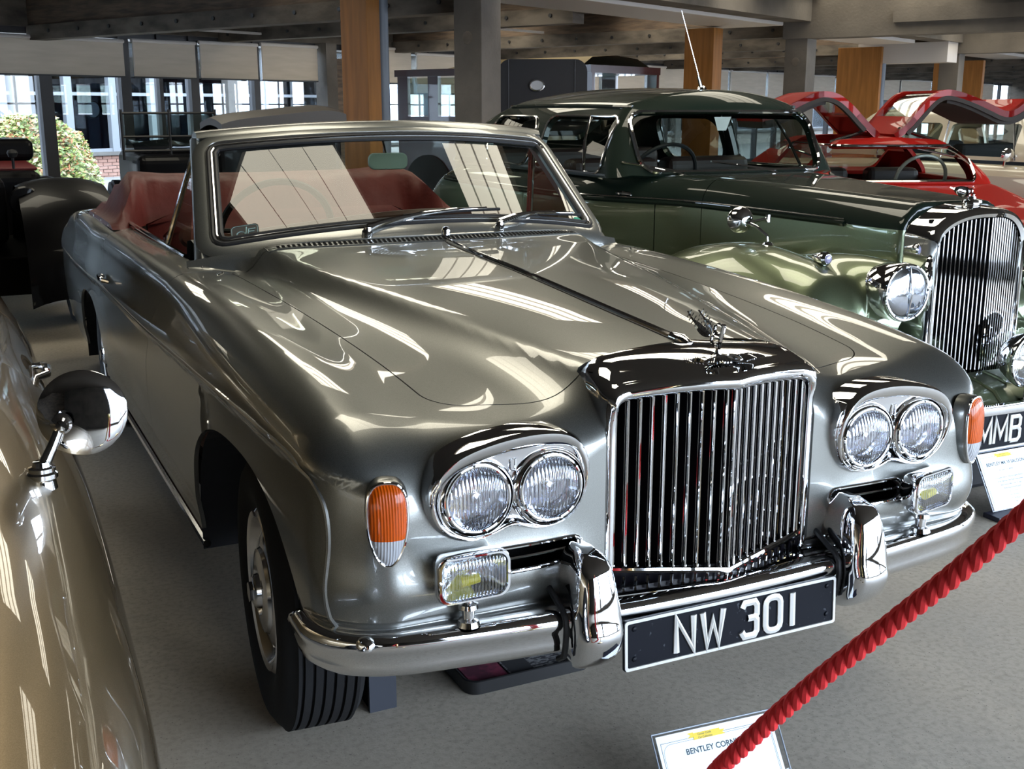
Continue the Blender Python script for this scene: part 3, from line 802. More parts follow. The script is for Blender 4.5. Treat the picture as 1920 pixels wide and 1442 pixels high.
m = MB(); m.lathe([(0, .016), (.010, .014), (.014, .004), (.015, -.01)], facing((.02, 1.632, 1.070), (0, -.1, 1)), 16); m.build('washer_nozzle', CHROME, car, smooth=True)
# chrome bonnet hinge strip
P = []
for y in np.linspace(1.56, .27, 24): P.append((0, y, float(Zc(y))))
m = MB(); m.tube([(0, p[1], p[2]+.001) for p in P], .0085, 10); hs = m.build('bonnet_strip', CHROME, bonnet, smooth=True)
m = MB()
for dx in (-.012, .012): m.tube([(dx, p[1], p[2]) for p in P], .0022, 6)
m.build('strip_shadow_gap', BLACK, bonnet, smooth=True)
m = MB(); m.tube([(0, .30, .967), (0, .26, .966), (0, .235, .962)], [.013, .014, .008], 12); m.build('strip_end_cap', CHROME, bonnet, smooth=True)
for sgn in (-1, 1):   # small wing badge by the screen
    m = MB(); m.box(-.024, .024, -.006, .006, 0, .007, fr=lambda x, y, z: (sgn*.70+x*.6, 1.62+x*.9+y, float(Zw(1.62))+.002+z)); bev(m.build('wing_repeater', CHROME, car), .003)
# door handle
for sgn in (-1, 1):
    hx = sgn*(.872)
    m = MB(); m.tube([(hx, 2.86, .80), (hx+sgn*.022, 2.88, .805), (hx+sgn*.024, 2.96, .806), (hx+sgn*.020, 3.03, .805), (hx, 3.04, .80)], [.008, .009, .010, .009, .007], 8)
    m.build('door_handle', CHROME, car, smooth=True)
# belt rails of the door
for sgn in (-1, 1):
    P = [(sgn*.712, y, .976+.0*y) for y in np.linspace(2.1, 3.95, 20)]
    m = MB(); m.tube(P, .009, 8); m.build('belt_rail', CHROME, car, smooth=True)

# ---- radiator grille ------------------------------------------------
GH = .262
def vee(x): return .063+(.146-.063)*min(1, abs(x)/.25)       # V-shaped front
gr = empty('radiator_grille', (0, .15, .5), None, None, parent=car)
def shell_top(x): a = abs(x)/.264; return .948-.018*a*a-.045*a**8
# shell: loft of cross sections from the front frame back to the bonnet
sh = MB(); rings = []
def ring_s(hw, y, f, dz, rc, din=0.0):
    # f: 0 = front rim form, 1 = bonnet form
    yb = .262
    def zt(x):
        a = abs(x)/.262; fr = .9155+.0235*(1-min(1, a)**2)
        bk = float(top_z(np.array([max(-.20, min(.20, x))]), np.array([yb]))[0])+.0015-.10*max(0, a*.262-.20)
        return fr*(1-f)+bk*f+dz
    def yy(x): return (vee(x)+y)*(1-f)+(yb+y)*f
    pts = [Vector((-hw, yy(hw), z)) for z in np.linspace(.50, .84, 12)]
    zc = zt(hw-rc)-rc
    for k in range(0, 9):
        th = PI-PI/2*k/8; pts.append(Vector((-hw+rc+rc*math.cos(th), yy(hw-rc), zc+rc*math.sin(th))))
    for x in np.linspace(-hw+rc, hw-rc, 43)[1:-1]: pts.append(Vector((x, yy(x), zt(x))))
    for k in range(0, 9):
        th = PI/2-PI/2*k/8; pts.append(Vector((hw-rc+rc*math.cos(th), yy(hw-rc), zc+rc*math.sin(th))))
    pts += [Vector((hw, yy(hw), z)) for z in np.linspace(.84, .50, 12)]
    return pts
rings = [ring_s(.238, .014, 0, -.040, .022), ring_s(.239, -.004, 0, -.038, .022), ring_s(.243, -.014, 0, -.031, .024), ring_s(.250, -.018, 0, -.021, .028), ring_s(.257, -.014, 0, -.010, .030), ring_s(.262, -.003, 0, -.003, .034), ring_s(.263, .004, .0, -.003, .036), ring_s(.265, .010, .02, .002, .038)]
for f in (.2, .4, .6, .8, 1.0): rings.append(ring_s(.266, .014*(1-f), .02+.98*f, .002+.008*math.sin(PI*f), .038+.040*f))
V_, F_ = loft(rings, closed=False, caps=False); sh.add(V_, F_)
sh.build('grille_shell', CHROME, gr, smooth=True, sharp=50)
# bottom rail, V in plan
m = MB(); m.tube([(-.25, .146, .527), (-.12, .1045, .520), (0, .066, .513), (.12, .1045, .520), (.25, .146, .527)], .007, 8); m.build('bottom_rail', CHROME, gr, smooth=True)
m = MB(); m.box(-.25, .25, .215, .23, .40, .93); m.build('grille_backing', BLACKM, gr)
VBLACK = mat('black_vane_enamel', (.006, .005, .008), .35)
def vane(x, thick=.0030):
    b = MB(); y0 = vee(x)+.004; sgn = -1 if x < 0 else 1
    zt = .915+.024*(1-(x/.264)**2)-.030
    if abs(x) > .215: zt -= .012
    zb = .513+.014*abs(x)/.25
    # vane leans with the face: bead in front, blade behind
    b.box(x-thick/2, x+thick/2, y0, y0+.011, zb, zt)
    b.tube([(x, y0, zb), (x, y0, zt)], .0036, 8); b.tube([(x, y0+.011, zb), (x, y0+.011, zt)], .0022, 6)
    q = MB(); q.box(x-.0012, x+.0012, y0+.012, y0+.060, zb, zt); q.build('vane_blade', VBLACK, gr)
    return b.build('vane', CHROME, gr, smooth=True, sharp=40)
for k in range(-10, 11):
    if k == 0: continue
    vane((abs(k)-.35)*.0242*(1 if k > 0 else -1))
vane(0.0)
m = MB()
for sgn in (-1, 1): m.tube([(sgn*.245, vee(.245)+.05, .735), (sgn*.0, vee(0)+.05, .720)], .0025, 6)
m.build('tie_bar', STEEL, gr)
for k in range(-10, 11):        # lower curved vanes
    x = (abs(k)-.35)*.0242*(1 if k > 0 else -1) if k else 0
    y0 = vee(x)+.004; m = MB()
    m.tube([(x, y0+.004, .508), (x, y0+.006, .485), (x, y0+.018, .462), (x, y0+.045, .443), (x, y0+.08, .436)], .0042, 6); m.build('lower_vane', CHROME, gr, smooth=True)
m = MB()
rows = []
for x in np.linspace(-.27, .27, 21):
    y0 = vee(x); rows.append([(x, y0+.02, .520), (x, y0+.022, .485), (x, y0+.035, .455), (x, y0+.07, .430), (x, .26, .425)])
V_, F_ = loft(rows, closed=False, caps=False); m.add(V_, F_); m.build('lower_apron', VBLACK, gr, smooth=True)
# winged emblem on the shell top
em = empty('winged_emblem', (.035, .13, .95), None, None, parent=gr)
ME = facing((.022, .108, .9535), (0, -.18, 1), (0, 1, 0))
m = MB(); m.lathe([(0, .003), (.0165, .003), (.0165, 0)], ME, 24); m.build('black_disc', BLACK, em)
# ---- emblem, mascot ---------------------------------------------------
for sgn in (-1, 1):
    m = MB()
    for k in range(9):      # feathers
        x0 = .017+k*.0052; L = .030*(1-.045*k)
        a = ME @ Vector((sgn*x0, .004, .003)); c = ME @ Vector((sgn*(x0+.004+.0012*k), .004-L*(.75-.02*k), .001))
        m.tube([a, c], [.0030, .0019], 6)
    m.tube([ME @ Vector((sgn*.015, .006, .003)), ME @ Vector((sgn*.04, .008, .003)), ME @ Vector((sgn*.070, .002, .001))], [.004, .0036, .002], 6)
    m.build('wing', CHROME, em, smooth=True)
text_mesh('B', .020, ME @ Matrix.Translation((-.0065, -.0070, .0035)), CHROME, 'letter', em, .0008, bold=.0005)
m = MB(); m.tube([ME @ Vector((.0165*math.cos(a), .0165*math.sin(a), .003)) for a in np.linspace(0, 2*PI, 24, endpoint=False)], .0018, 6, closed=True); m.build('disc_rim', CHROME, em, smooth=True)
ms = empty('mascot', (0, .13, .97), None, None, parent=gr)
m = MB(); m.lathe([(0, .028), (.006, .027), (.005, .016), (.008, .008), (.016, .003), (.018, 0)], Matrix.Translation((0, .135, .952)), 20); m.build('mascot_base', CHROME, ms, smooth=True)
# letter B leaning forward: straight edge to the front, bowls behind it
def LB(u, w): return Vector((0, .134+u-.30*w, .974+w+.10*u))
m = MB(); m.tube([LB(-.002, -.002), LB(-.002, .050)], .0046, 6)
for w0, w1, d in ((0, .024, .028), (.024, .048, .025)):
    m.tube([LB(0, w0+.001), LB(d*.55, w0+.001), LB(d, w0+.007), LB(d, w1-.006), LB(d*.55, w1-.001), LB(0, w1-.001)], .0036, 6)
m.build('letter_b', CHROME, ms, smooth=True)
m = MB(); m.tube([(0, .136, .955), (0, .136, .976)], .0045, 8); m.build('mascot_neck', CHROME, ms, smooth=True)
for sgn in (-1, 1):
    rows = []
    for k in range(9):
        t = k/8; w = .0155*(math.sin(PI*min(1, t*1.15+.12)))+.002
        c = Vector((sgn*(.003+.010*math.sin(t*2)), .158+.068*t, .996+.040*t-.004*math.sin(PI*t)))
        rows.append([c+Vector((sgn*.002, -.2*w, w*.55)), c+Vector((sgn*.0045, 0, 0)), c+Vector((0, .25*w, -w*.75)), c+Vector((-sgn*.001, 0, 0))])
    V_, F_ = loft(rows); m = MB(); m.add(V_, F_)
    for k in range(1, 8):
        t = k/8; c = Vector((sgn*(.0055+.010*math.sin(t*2)), .158+.068*t, .996+.040*t)); m.tube([c+Vector((0, -.006, .010)), c+Vector((0, .010, -.008))], .0012, 5)
    m.build('mascot_wing', CHROME, ms, smooth=True, sharp=30)

# ---- lamps ------------------------------------------------------------
AMBER = mat('amber_lens', (0.52, 0.075, 0.002), 0.25, coat=.5, spec=.2, sub=None, bump=(8, .0, .001, (1, 1, 1)), emit=None)
ribbed(AMBER, 60, .5, 'X', .002)
CLEARL = mat('ribbed_clear_lens', (0.55, 0.57, 0.62), 0.12, coat=1, metal=.3); ribbed(CLEARL, 60, .6, 'X', .002)
def lens_mat(name, base, scale, axis='X'):
    m = bpy.data.materials.new(name); m.use_nodes = True; nt = m.node_tree; nt.nodes.clear(); L = nt.links.new
    out = nt.nodes.new('ShaderNodeOutputMaterial'); mix = nt.nodes.new('ShaderNodeMixShader')
    tr = nt.nodes.new('ShaderNodeBsdfTransparent'); tr.inputs[0].default_value = (*base, 1)
    gl = nt.nodes.new('ShaderNodeBsdfGlossy'); gl.inputs['Roughness'].default_value = .10; gl.inputs[0].default_value = (.9, .93, 1, 1)
    tc = nt.nodes.new('ShaderNodeTexCoord'); w = nt.nodes.new('ShaderNodeTexWave'); w.bands_direction = axis; w.inputs['Scale'].default_value = scale; w.inputs['Distortion'].default_value = .6
    b = nt.nodes.new('ShaderNodeBump'); b.inputs['Strength'].default_value = .8; b.inputs['Distance'].default_value = .003
    L(tc.outputs['Object'], w.inputs['Vector']); L(w.outputs['Fac'], b.inputs['Height']); L(b.outputs[0], gl.inputs['Normal'])
    lw = nt.nodes.new('ShaderNodeLayerWeight'); lw.inputs[0].default_value = .35; L(b.outputs[0], lw.inputs['Normal'])
    mr = nt.nodes.new('ShaderNodeMapRange'); mr.inputs[3].default_value = .30; mr.inputs[4].default_value = .9; L(lw.outputs['Fresnel'], mr.inputs[0]); L(mr.outputs[0], mix.inputs[0])
    L(tr.outputs[0], mix.inputs[1]); L(gl.outputs[0], mix.inputs[2]); L(mix.outputs[0], out.inputs[0]); return m
LENS = lens_mat('fluted_headlamp_lens', (.93, .95, 1), 42)
LENS2 = lens_mat('fluted_fog_lens', (.97, .97, .93), 45)
LENS3 = lens_mat('clear_headlamp_lens', (.95, .97, .97), 4)
REFL = mat('lamp_reflector', (.80, .82, .86), .10, 1.0, bump=(25, .25, .01, (1, 1, 1)))
YEL = mat('yellow_bulb', (.85, .75, .02), .3)
def lamp(parent, c, r, nrm=(0, -1, 0), name='headlamp', lens=LENS, bulb=None, ring=.007, deep=.05, up=(0, 0, 1)):
    M = facing(c, nrm, up)
    g = MB(); g.tube([M @ Vector(((r+ring*.9)*math.cos(a), (r+ring*.9)*math.sin(a), .004)) for a in np.linspace(0, 2*PI, 56, endpoint=False)], ring, 10, closed=True)
    o = g.build(name+'_ring', CHROME, parent, smooth=True)
    g = MB(); g.lathe([(r+.002, .002), (r, .004), (r*.9, .010), (r*.6, .017), (r*.3, .020), (0, .021)], M, 56)
    g.build('lens', lens, o if False else parent, smooth=True)
    g = MB(); g.lathe([(r, .000), (r*.97, -.004), (r*.8, -deep*.45), (r*.5, -deep*.85), (r*.2, -deep), (0, -deep)], M, 40); g.build('reflector', REFL, parent, smooth=True)
    g = MB(); g.lathe([(0, .0), (.010, -.002), (.011, -.012), (.008, -deep)], M, 14); g.build('bulb_cap', bulb or CHROME2, parent, smooth=True)
    return o
ZO = [(.650, .738), (.640, .785), (.598, .826), (.52, .850), (.43, .857), (.36, .843), (.322, .80), (.314, .740), (.332, .688), (.372, .660), (.425, .656), (.475, .669), (.525, .657), (.575, .654), (.628, .684)]
ZI = [(.640, .738), (.628, .775), (.585, .805), (.51, .824), (.43, .830), (.36, .820), (.331, .785), (.323, .738), (.339, .694), (.377, .668), (.425, .664), (.475, .678), (.525, .665), (.573, .662), (.620, .690)]
def lampface_y(a, z): return float(front_y(np.array([a]), np.array([z]))[0])
for sgn in (-1, 1):
    cl = empty('lamp_cluster', (sgn*.48, .13, .74), None, None, parent=car)
    O = smooth_pts([(a, 0, z) for a, z in ZO], 5, True); I = smooth_pts([(a, 0, z) for a, z in ZI], 5, True)
    def R(P, y, k=0.0):
        out = []
        for p in P:
            c = Vector((.48, 0, .745)); q = p+(c-p).normalized()*k; top = max(0, (q.z-.70)/.15)
            out.append(Vector((sgn*q.x, y-.020*top, q.z)))
        return out
    V_, F_ = loft([R(O, .185, -.004), R(O, .128, -.004), R(O, .117, 0), R(O, .111, .004), R(I, .111, -.002), R(I, .116, .002), R(I, .140, .004)], caps=False); b = MB(); b.add(V_, F_ if sgn > 0 else [tuple(reversed(f)) for f in F_])
    b.build('lamp_bezel', CHROME, cl, smooth=True, sharp=60)
    P = R(I, .132, .002); b = MB(); b.add(P, [tuple(range(len(P)))]); b.build('bezel_plate', CHROME2, cl)
    for a in (.553, .398):
        b = MB(); b.lathe([(.080, .006), (.080, .012), (.076, .020), (.072, .022), (.070, .012)], facing((sgn*a, .128, .738), (0, -1, 0)), 56); b.build('outer_trim_ring', CHROME, cl, smooth=True, sharp=50)
        lamp(cl, (sgn*a, .112, .738), .0605, (0, -1, .03), ring=.0045)
    b = MB(); b.tube([(sgn*.476+dx, .118, .792+dz) for dx, dz in ((-.006, -.012), (.006, -.012), (.006, .012), (-.006, .012))], .002, 5, closed=True); b.build('crest_badge', CHROME, cl)
    b = MB(); b.lathe([(0, .003), (.004, .002), (.005, 0)], facing((sgn*.476, .120, .680), (0, -1, 0)), 10); b.build('bezel_screw', CHROME, cl, smooth=True)
    # side/indicator lamp
    il = empty('indicator_lamp', (sgn*.735, .12, .70), None, None, parent=car)
    EG = [(0, .080), (.020, .076), (.033, .058), (.037, .028), (.036, -.005), (.031, -.035), (.021, -.062), (.009, -.076), (0, -.079)]
    ol = [(x, z) for x, z in EG]+[(-x, z) for x, z in EG[-2:0:-1]]
    ol = [(p.x, p.y) for p in smooth_pts([(x, z, 0) for x, z in ol], 4, True)]
    M = facing((sgn*.729, .120, .712), (sgn*.30, -1, .02))
    Vr = [[M @ Vector((x*k, z*(1+(k-1)*.5), h)) for x, z in ol] for k, h in ((1.10, -.03), (1.09, -.004), (1.05, .002), (1.0, .004), (.97, .002))]
    V_, F_ = loft(Vr, caps=False); b = MB(); b.add(V_, F_); b.build('lamp_surround', PAINT, il, smooth=True)
    b = MB(); b.tube([M @ Vector((x, z, .006)) for x, z in ol], .0030, 8, closed=True); b.build('lamp_rim', CHROME, il, smooth=True)
    def dome(name, zsel, m):
        rows = []
        for k in range(9):
            f = 1-k/8; h = .006+.016*math.sqrt(max(0, 1-f*f))
            rows.append([M @ Vector((x*f*.97, (z*.98-.0)*f if True else 0, h)) for x, z in ol])
        V_, F_ = loft(rows, caps=False); Vv = np.array([tuple(v) for v in V_]); loc = np.array([tuple(M.inverted() @ Vector(v)) for v in Vv])
        Vc, Fq = clip(Vv, F_, loc[:, 1]+.026, zsel); b = MB(); b.add(Vc, Fq); b.build(name, m, il, smooth=True, sharp=80)
    dome('amber_lens', 1, AMBER); dome('clear_lens', -1, CLEARL)
    # fog lamp on its post
    fl = empty('fog_lamp', (sgn*.576, .08, .60), None, None, parent=car)
    nx = (sgn*-.0, -1, 0) if sgn < 0 else (.22, -1, .0)
    M = facing((sgn*.576, .078, .598), nx)
    rr = rrect(.150, .094, .024, 6)
    def sc(f, h): return [M @ Vector((x*f, y*(1-(1-f)*1.1), h)) for x, y in rr]
    V_, F_ = loft([sc(.45, -.055), sc(.75, -.048), sc(.94, -.030), sc(1.0, -.006), sc(1.0, .004), sc(.965, .008), sc(.90, .008), sc(.885, .003)], caps=False); b = MB(); b.add(V_, F_+[tuple(reversed(range(len(rr))))]); b.build('fog_lamp_body', CHROME, fl, smooth=True, sharp=50)
    V_, F_ = loft([sc(.885, .003), sc(.86, .008), sc(.6, .013), sc(.2, .015)], caps=False); b = MB(); b.add(V_, F_+[tuple(range(3*len(rr), 4*len(rr)))]); b.build('fog_lens', LENS2, fl, smooth=True, sharp=60)
    V_, F_ = loft([sc(.87, .001), sc(.7, -.02), sc(.3, -.034)], caps=False); b = MB(); b.add(V_, F_+[tuple(range(2*len(rr), 3*len(rr)))]); b.build('fog_reflector', REFL, fl, smooth=True)
    b = MB(); b.tube([M @ Vector((-.026, -.008, -.004)), M @ Vector((.012, -.006, -.004))], [.011, .009], 10); b.build('yellow_bulb', YEL, fl, smooth=True)
    for q in (-1, 1): b = MB(); b.lathe([(0, .003), (.0035, .002), (.004, 0)], M @ Matrix.Translation((q*.0695, 0, .008)), 8); b.build('fog_rim_screw', CHROME2, fl)
    b = MB(); b.lathe([(.010, .065), (.010, .045), (.019, .042), (.021, .034), (.013, .030), (.012, .012), (.020, .008), (.024, -.002)], Matrix.Translation((sgn*.576, .105, .492)), 20); b.build('fog_lamp_post', CHROME, fl, smooth=True, sharp=40)
    # slot trims
    for cx, cz, hw, hh in ((.420, .599, .102, .0205), (.30, .500, .050, .013)):
        st = MB(); st.tube([root(F_main, (sgn*(cx+x), .22, cz+z), (0, -1, 0), -.05, .25)+np.array((0, -.001, 0)) for x, z in dense(rrect(hw*2+.004, hh*2+.004, hh, 8), .02)], .0040, 8, closed=True)
        s_o = st.build('air_slot_trim', CHROME, car, smooth=True)
        st = MB(); st.tube([root(F_main, (sgn*(cx+hw*t), .22, cz), (0, -1, 0), -.05, .25)+np.array((0, .006, 0)) for t in np.linspace(-1, 1, 9)], .0032, 6); st.build('slot_bar', CHROME, s_o)
# ---- bumper -------------------------------------------------------------
bp = empty('front_bumper', (0, .08, .45), None, None, parent=car)
half = [(0, .048), (.20, .053), (.40, .068), (.58, .090), (.70, .110), (.775, .138), (.828, .180), (.858, .24), (.862, .30), (.860, .345)]
path = [(-x, y) for x, y in reversed(half[1:])]+half
path = smooth_pts([(x, y, 0) for x, y in path], 7)
PR = [(.070, .100), (.020, .104), (.004, .098), (-.004, .088), (-.006, .076), (-.003, .060), (.003, .050), (.004, .025), (.006, .008), (.016, -.004), (.035, -.010), (.040, -.004), (.016, .010), (.012, .085), (.030, .094), (.070, .092)]  # (inward, up)
rows = []; NP = len(path)
for i, p in enumerate(path):
    t = path[min(i+1, NP-1)]-path[max(i-1, 0)]; t.normalize(); nin = Vector((-t.y, t.x, 0))
    e = min(i, NP-1-i)/6; k = min(1, .55+.45*math.sqrt(min(1, e))) if e < 1 else 1
    s_ = .045 if e >= 1 else .045
    rows.append([Vector((p.x, p.y, .405))+nin*a+Vector((0, 0, .04+(b*.84-.04)*k)) for a, b in PR])
V_, F_ = loft(rows); b = MB(); b.add(V_, F_); b.build('bumper_blade', CHROME, bp, smooth=True, sharp=60)
# filler shelf between blade and body
rows = []
for i, p in enumerate(path):
    t = path[min(i+1, NP-1)]-path[max(i-1, 0)]; t.normalize(); nin = Vector((-t.y, t.x, 0))
    rows.append([Vector((p.x, p.y, .4835))+nin*.06, Vector((p.x, p.y, .478))+nin*.15])
V_, F_ = loft(rows, closed=False); b = MB(); b.add(V_, F_); b.build('bumper_shelf', mat('dark_grey_trim', (.02, .022, .025), .25, coat=1), bp, smooth=True)
b = MB(); b.lathe([(0, .006), (.010, .005), (.016, .001), (.018, -.003)], facing((-.775, .131, .478), (-.5, -1, .7)), 16); b.build('bumper_bolt', CHROME, bp, smooth=True)
for sgn in (-1, 1):      # overriders
    ov = empty('overrider', (sgn*.34, .03, .49), None, None, parent=bp)
    rows = []
    for k in range(19):
        t = k/18; z = .362+.256*t
        yf = .055-.075*math.sin(PI*min(1, .12+t*.98))**.8+(.012 if t > .5 else 0)-.012*(t > .42)*math.sin(PI*min(1, max(0, (t-.42)/.5)))
        yf = ip([0, .08, .22, .40, .46, .6, .85, .95, 1], [.080, .030, -.004, -.018, -.010, -.004, .012, .030, .070])(t)
        yb = ip([0, .1, .3, .5, .8, 1], [.10, .12, .13, .13, .150, .115])(t)
        w = ip([0, .06, .2, .5, .8, .93, 1], [.040, .075, .098, .102, .086, .068, .036])(t)
        if t in (0, 1): pass
        cx = sgn*(.336+.004*t); row = []
        for k2 in range(20):
            a = 2*PI*k2/20; ca, sa = math.cos(a), math.sin(a); e = .5
            x = w/2*math.copysign(abs(ca)**e, ca); y = math.copysign(abs(sa)**.6, sa)
            row.append(Vector((cx+x*(1 if y < 0 else .8), (yf+yb)/2+y*(yb-yf)/2, z)))
        rows.append(row)
    V_, F_ = loft(rows); b = MB(); b.add(V_, F_); b.build('overrider_horn', CHROME, ov, smooth=True, sharp=60)
    b = MB(); P = []
    for dz, dy in ((.530, .13), (.512, .09), (.500, .06), (.485, .046), (.46, .043), (.43, .046), (.405, .052), (.39, .075)): P.append((sgn*.340-.054, dy+.004, dz))
    b.tube(P, .0065, 8); b.build('rubber_gasket', BLACK, ov, smooth=True)
    b = MB(); b.tube([(x+.108, y-.012, z) for x, y, z in P], .0065, 8); b.build('rubber_gasket', BLACK, ov, smooth=True)
# number plate
pl = empty('number_plate', (0, .03, .406), None, None, parent=car)
MP = Matrix.Translation((0, .036, .406)) @ Matrix.Rotation(math.radians(90-3), 4, 'X')     # local x across, y up, z towards the viewer
WHITE = mat('silvered_white', (.62, .61, .58), .35, .2)
NAVY = mat('gloss_navy_black', (.005, .006, .010), .38, coat=0, spec=.15, noise=(60, (.05, .055, .065), (1, 1, 1), .66, .70))
V_, F_ = prism(rrect(.538, .108, .006), MP, -.006, .0); b = MB(); b.add(V_, F_); b.build('plate_board', NAVY, pl)
rim = MB(); o1 = rrect(.536, .106, .007); o2 = rrect(.524, .094, .004)
V_, F_ = loft([[MP @ Vector((x, y, h)) for x, y in o] for o, h in ((o1, 0), (o1, .003), (o2, .003), (o2, 0))], caps=False); rim.add(V_, F_); rim.build('plate_border', WHITE, pl)
b = MB(); b.box(-.20, .20, .04, .07, .36, .39); b.box(-.20, -.17, .04, .09, .38, .45); b.box(.17, .20, .04, .09, .38, .45); b.build('plate_bracket', BLACKM, pl)
for x, y in ((-.245, .034), (-.245, -.030), (.245, .034), (.245, -.030)):
    b = MB(); b.lathe([(0, .004), (.0045, .003), (.006, 0)], MP @ Matrix.Translation((x, y, 0)), 12); b.build('plate_screw', NAVY, pl, smooth=True)
def stroke(name, pts, M, w, h, m, parent, close=False, sx=1.0):
    """raised letter stroke, ridged along its middle"""
    out = MB(); P = [Vector((x*sx, y, 0)) for x, y in pts]; n = len(P)
    L = []; R_ = []; C_ = []
    for i in range(n):
        if close: a, c = P[i-1], P[(i+1) % n]
        else: a, c = P[max(i-1, 0)], P[min(i+1, n-1)]
        d1 = (P[i]-a); d2 = (c-P[i])
        if d1.length < 1e-9: d1 = d2
        if d2.length < 1e-9: d2 = d1
        d1 = d1.normalized(); d2 = d2.normalized(); nn = Vector((-(d1+d2).y, (d1+d2).x, 0))
        if nn.length < .3: nn = Vector((-d1.y, d1.x, 0))
        nn.normalize(); k = 1/max(.45, nn.dot(Vector((-d1.y, d1.x, 0)))); L.append(P[i]+nn*w/2*k); R_.append(P[i]-nn*w/2*k); C_.append(P[i])
    rows = [[M @ L[i], M @ (L[i]+Vector((0, 0, h*.55))), M @ (C_[i]+Vector((0, 0, h))), M @ (R_[i]+Vector((0, 0, h*.55))), M @ R_[i]] for i in range(n)]
    V_, F_ = loft(rows, closed=False, caps=False); k0 = len(rows)
    if close: F_ += [((n-1)*5+k, (n-1)*5+k+1, k+1, k) for k in range(4)]
    else: F_ += [(0, 1, 2, 3, 4), tuple(reversed([(n-1)*5+k for k in range(5)]))]
    out.add(V_, F_); return out
def glyph(ch):
    H, W = 1.0, .58
    A = {'N': [[(0, 0), (0, H), (W, 0), (W, H)]], 'W': [[(0, H), (.16, 0), (.36, .72), (.56, 0), (.72, H)]],
         'M': [[(0, 0), (.04, H), (.36, .25), (.68, H), (.72, 0)]], '1': [[(.10, 0), (.10, H)]],
         '0': 'ring', 'O': 'ring', '3': [[(.02, .86), (.10, H), (.46, H), (.54, .88), (.54, .62), (.46, .53), (.22, .53), (.46, .53), (.54, .44), (.54, .12), (.46, 0), (.10, 0), (.0, .16)]],
         'B': [[(0, 0), (0, H), (.42, H), (.52, .90), (.52, .64), (.42, .54), (0, .54), (.42, .54), (.54, .42), (.54, .12), (.42, 0), (0, 0)]],
         'J': [[(.40, H), (.40, .15), (.30, 0), (.10, 0), (0, .15)]]}
    return A[ch]
def plate_text(chars, M, size, parent, w=.0105, h=.005, sx=.95):
    """chars: (character, x of its left edge)"""
    for ch, x in chars:
        g = glyph(ch); MM = M @ Matrix.Translation((x, -size/2, .0005)); 
        if g == 'ring':
            P = [(px*size+.27*size, py*size+.5*size) for px, py in rrect(.54, 1.0, .2, 3)]; o = stroke('d', P, MM, w, h, None, None, True, sx)
        else:
            o = MB()
            for s_ in g:
                q = stroke('d', [(px*size, py*size) for px, py in s_], MM, w, h, None, None, False, sx); o.add(q.V, q.F)
        o.build('plate_character', WHITE, parent)
plate_text([('N', -.146), ('W', -.082), ('3', .017), ('0', .079), ('1', .143)], MP, .074, pl, w=.0142, sx=.97)
# ---- front wheels -----------------------------------------------------
def wheel(parent, c, sgn, steer=0.0, R=.335, W=.205, rimr=.195, cover=CHROME2):
    M = Matrix.Translation(c) @ Matrix.Rotation(steer, 4, 'Z') @ Matrix.Rotation(sgn*PI/2, 4, 'Y')   # local z outwards
    wh = empty('wheel', c, None, None, parent=parent)
    h = W/2; pr = [(rimr-.005, h-.022), (rimr+.03, h-.006), (rimr+.065, h), (rimr+.10, h-.004), (R-.018, h-.018), (R-.004, h-.032)]
    gro = np.linspace(h-.044, -(h-.044), 6)
    tr = []
    for k, g in enumerate(gro): tr += [(R, g+.011), (R, g+.0035), (R-.009, g+.0028), (R-.009, g-.0028), (R, g-.0035), (R, g-.011)]
    pr += tr+[(R-.004, -(h-.032)), (R-.018, -(h-.018)), (R-.10, -h+.004), (rimr+.03, -h+.006), (rimr-.005, -h+.022)]
    b = MB(); b.lathe(pr, M, 96); b.build('tyre', TYRE, wh, smooth=True, sharp=40)
    b = MB(); b.lathe([(rimr+.002, h-.030), (rimr+.006, h-.018), (rimr-.004, h-.010), (rimr-.018, h-.014), (rimr-.030, h-.032), (rimr-.04, h-.040)], M, 72); b.build('rim_trim', cover, wh, smooth=True)
    b = MB(); b.lathe([(rimr-.036, h-.045), (rimr-.05, h-.030), (rimr-.068, h-.022), (.105, h-.018), (.100, h-.010), (.080, h-.006), (.060, h-.004), (.055, h-.012), (.045, h-.012), (.040, h+.004), (.030, h+.010), (0, h+.011)], M, 72); b.build('wheel_cover', cover, wh, smooth=True)
    b = MB(); V_, F_ = prism([(.026*math.cos(PI/3*k), .026*math.sin(PI/3*k)) for k in range(6)], M, h+.008, h+.018); b.add(V_, F_); b.build('hub_nut', cover, wh)
    b = MB(); b.lathe([(0, -h+.05), (rimr-.02, -h+.05), (rimr-.02, h-.045), (0, h-.045)], M, 32); b.build('wheel_disc', BLACKM, wh)
    return wh
wheel(car, (-.722, .80, .328), -1, math.radians(-4)); wheel(car, (.722, .80, .328), 1, math.radians(-4))
wheel(car, (-.715, 3.80, .328), -1); wheel(car, (.715, 3.80, .328), 1)

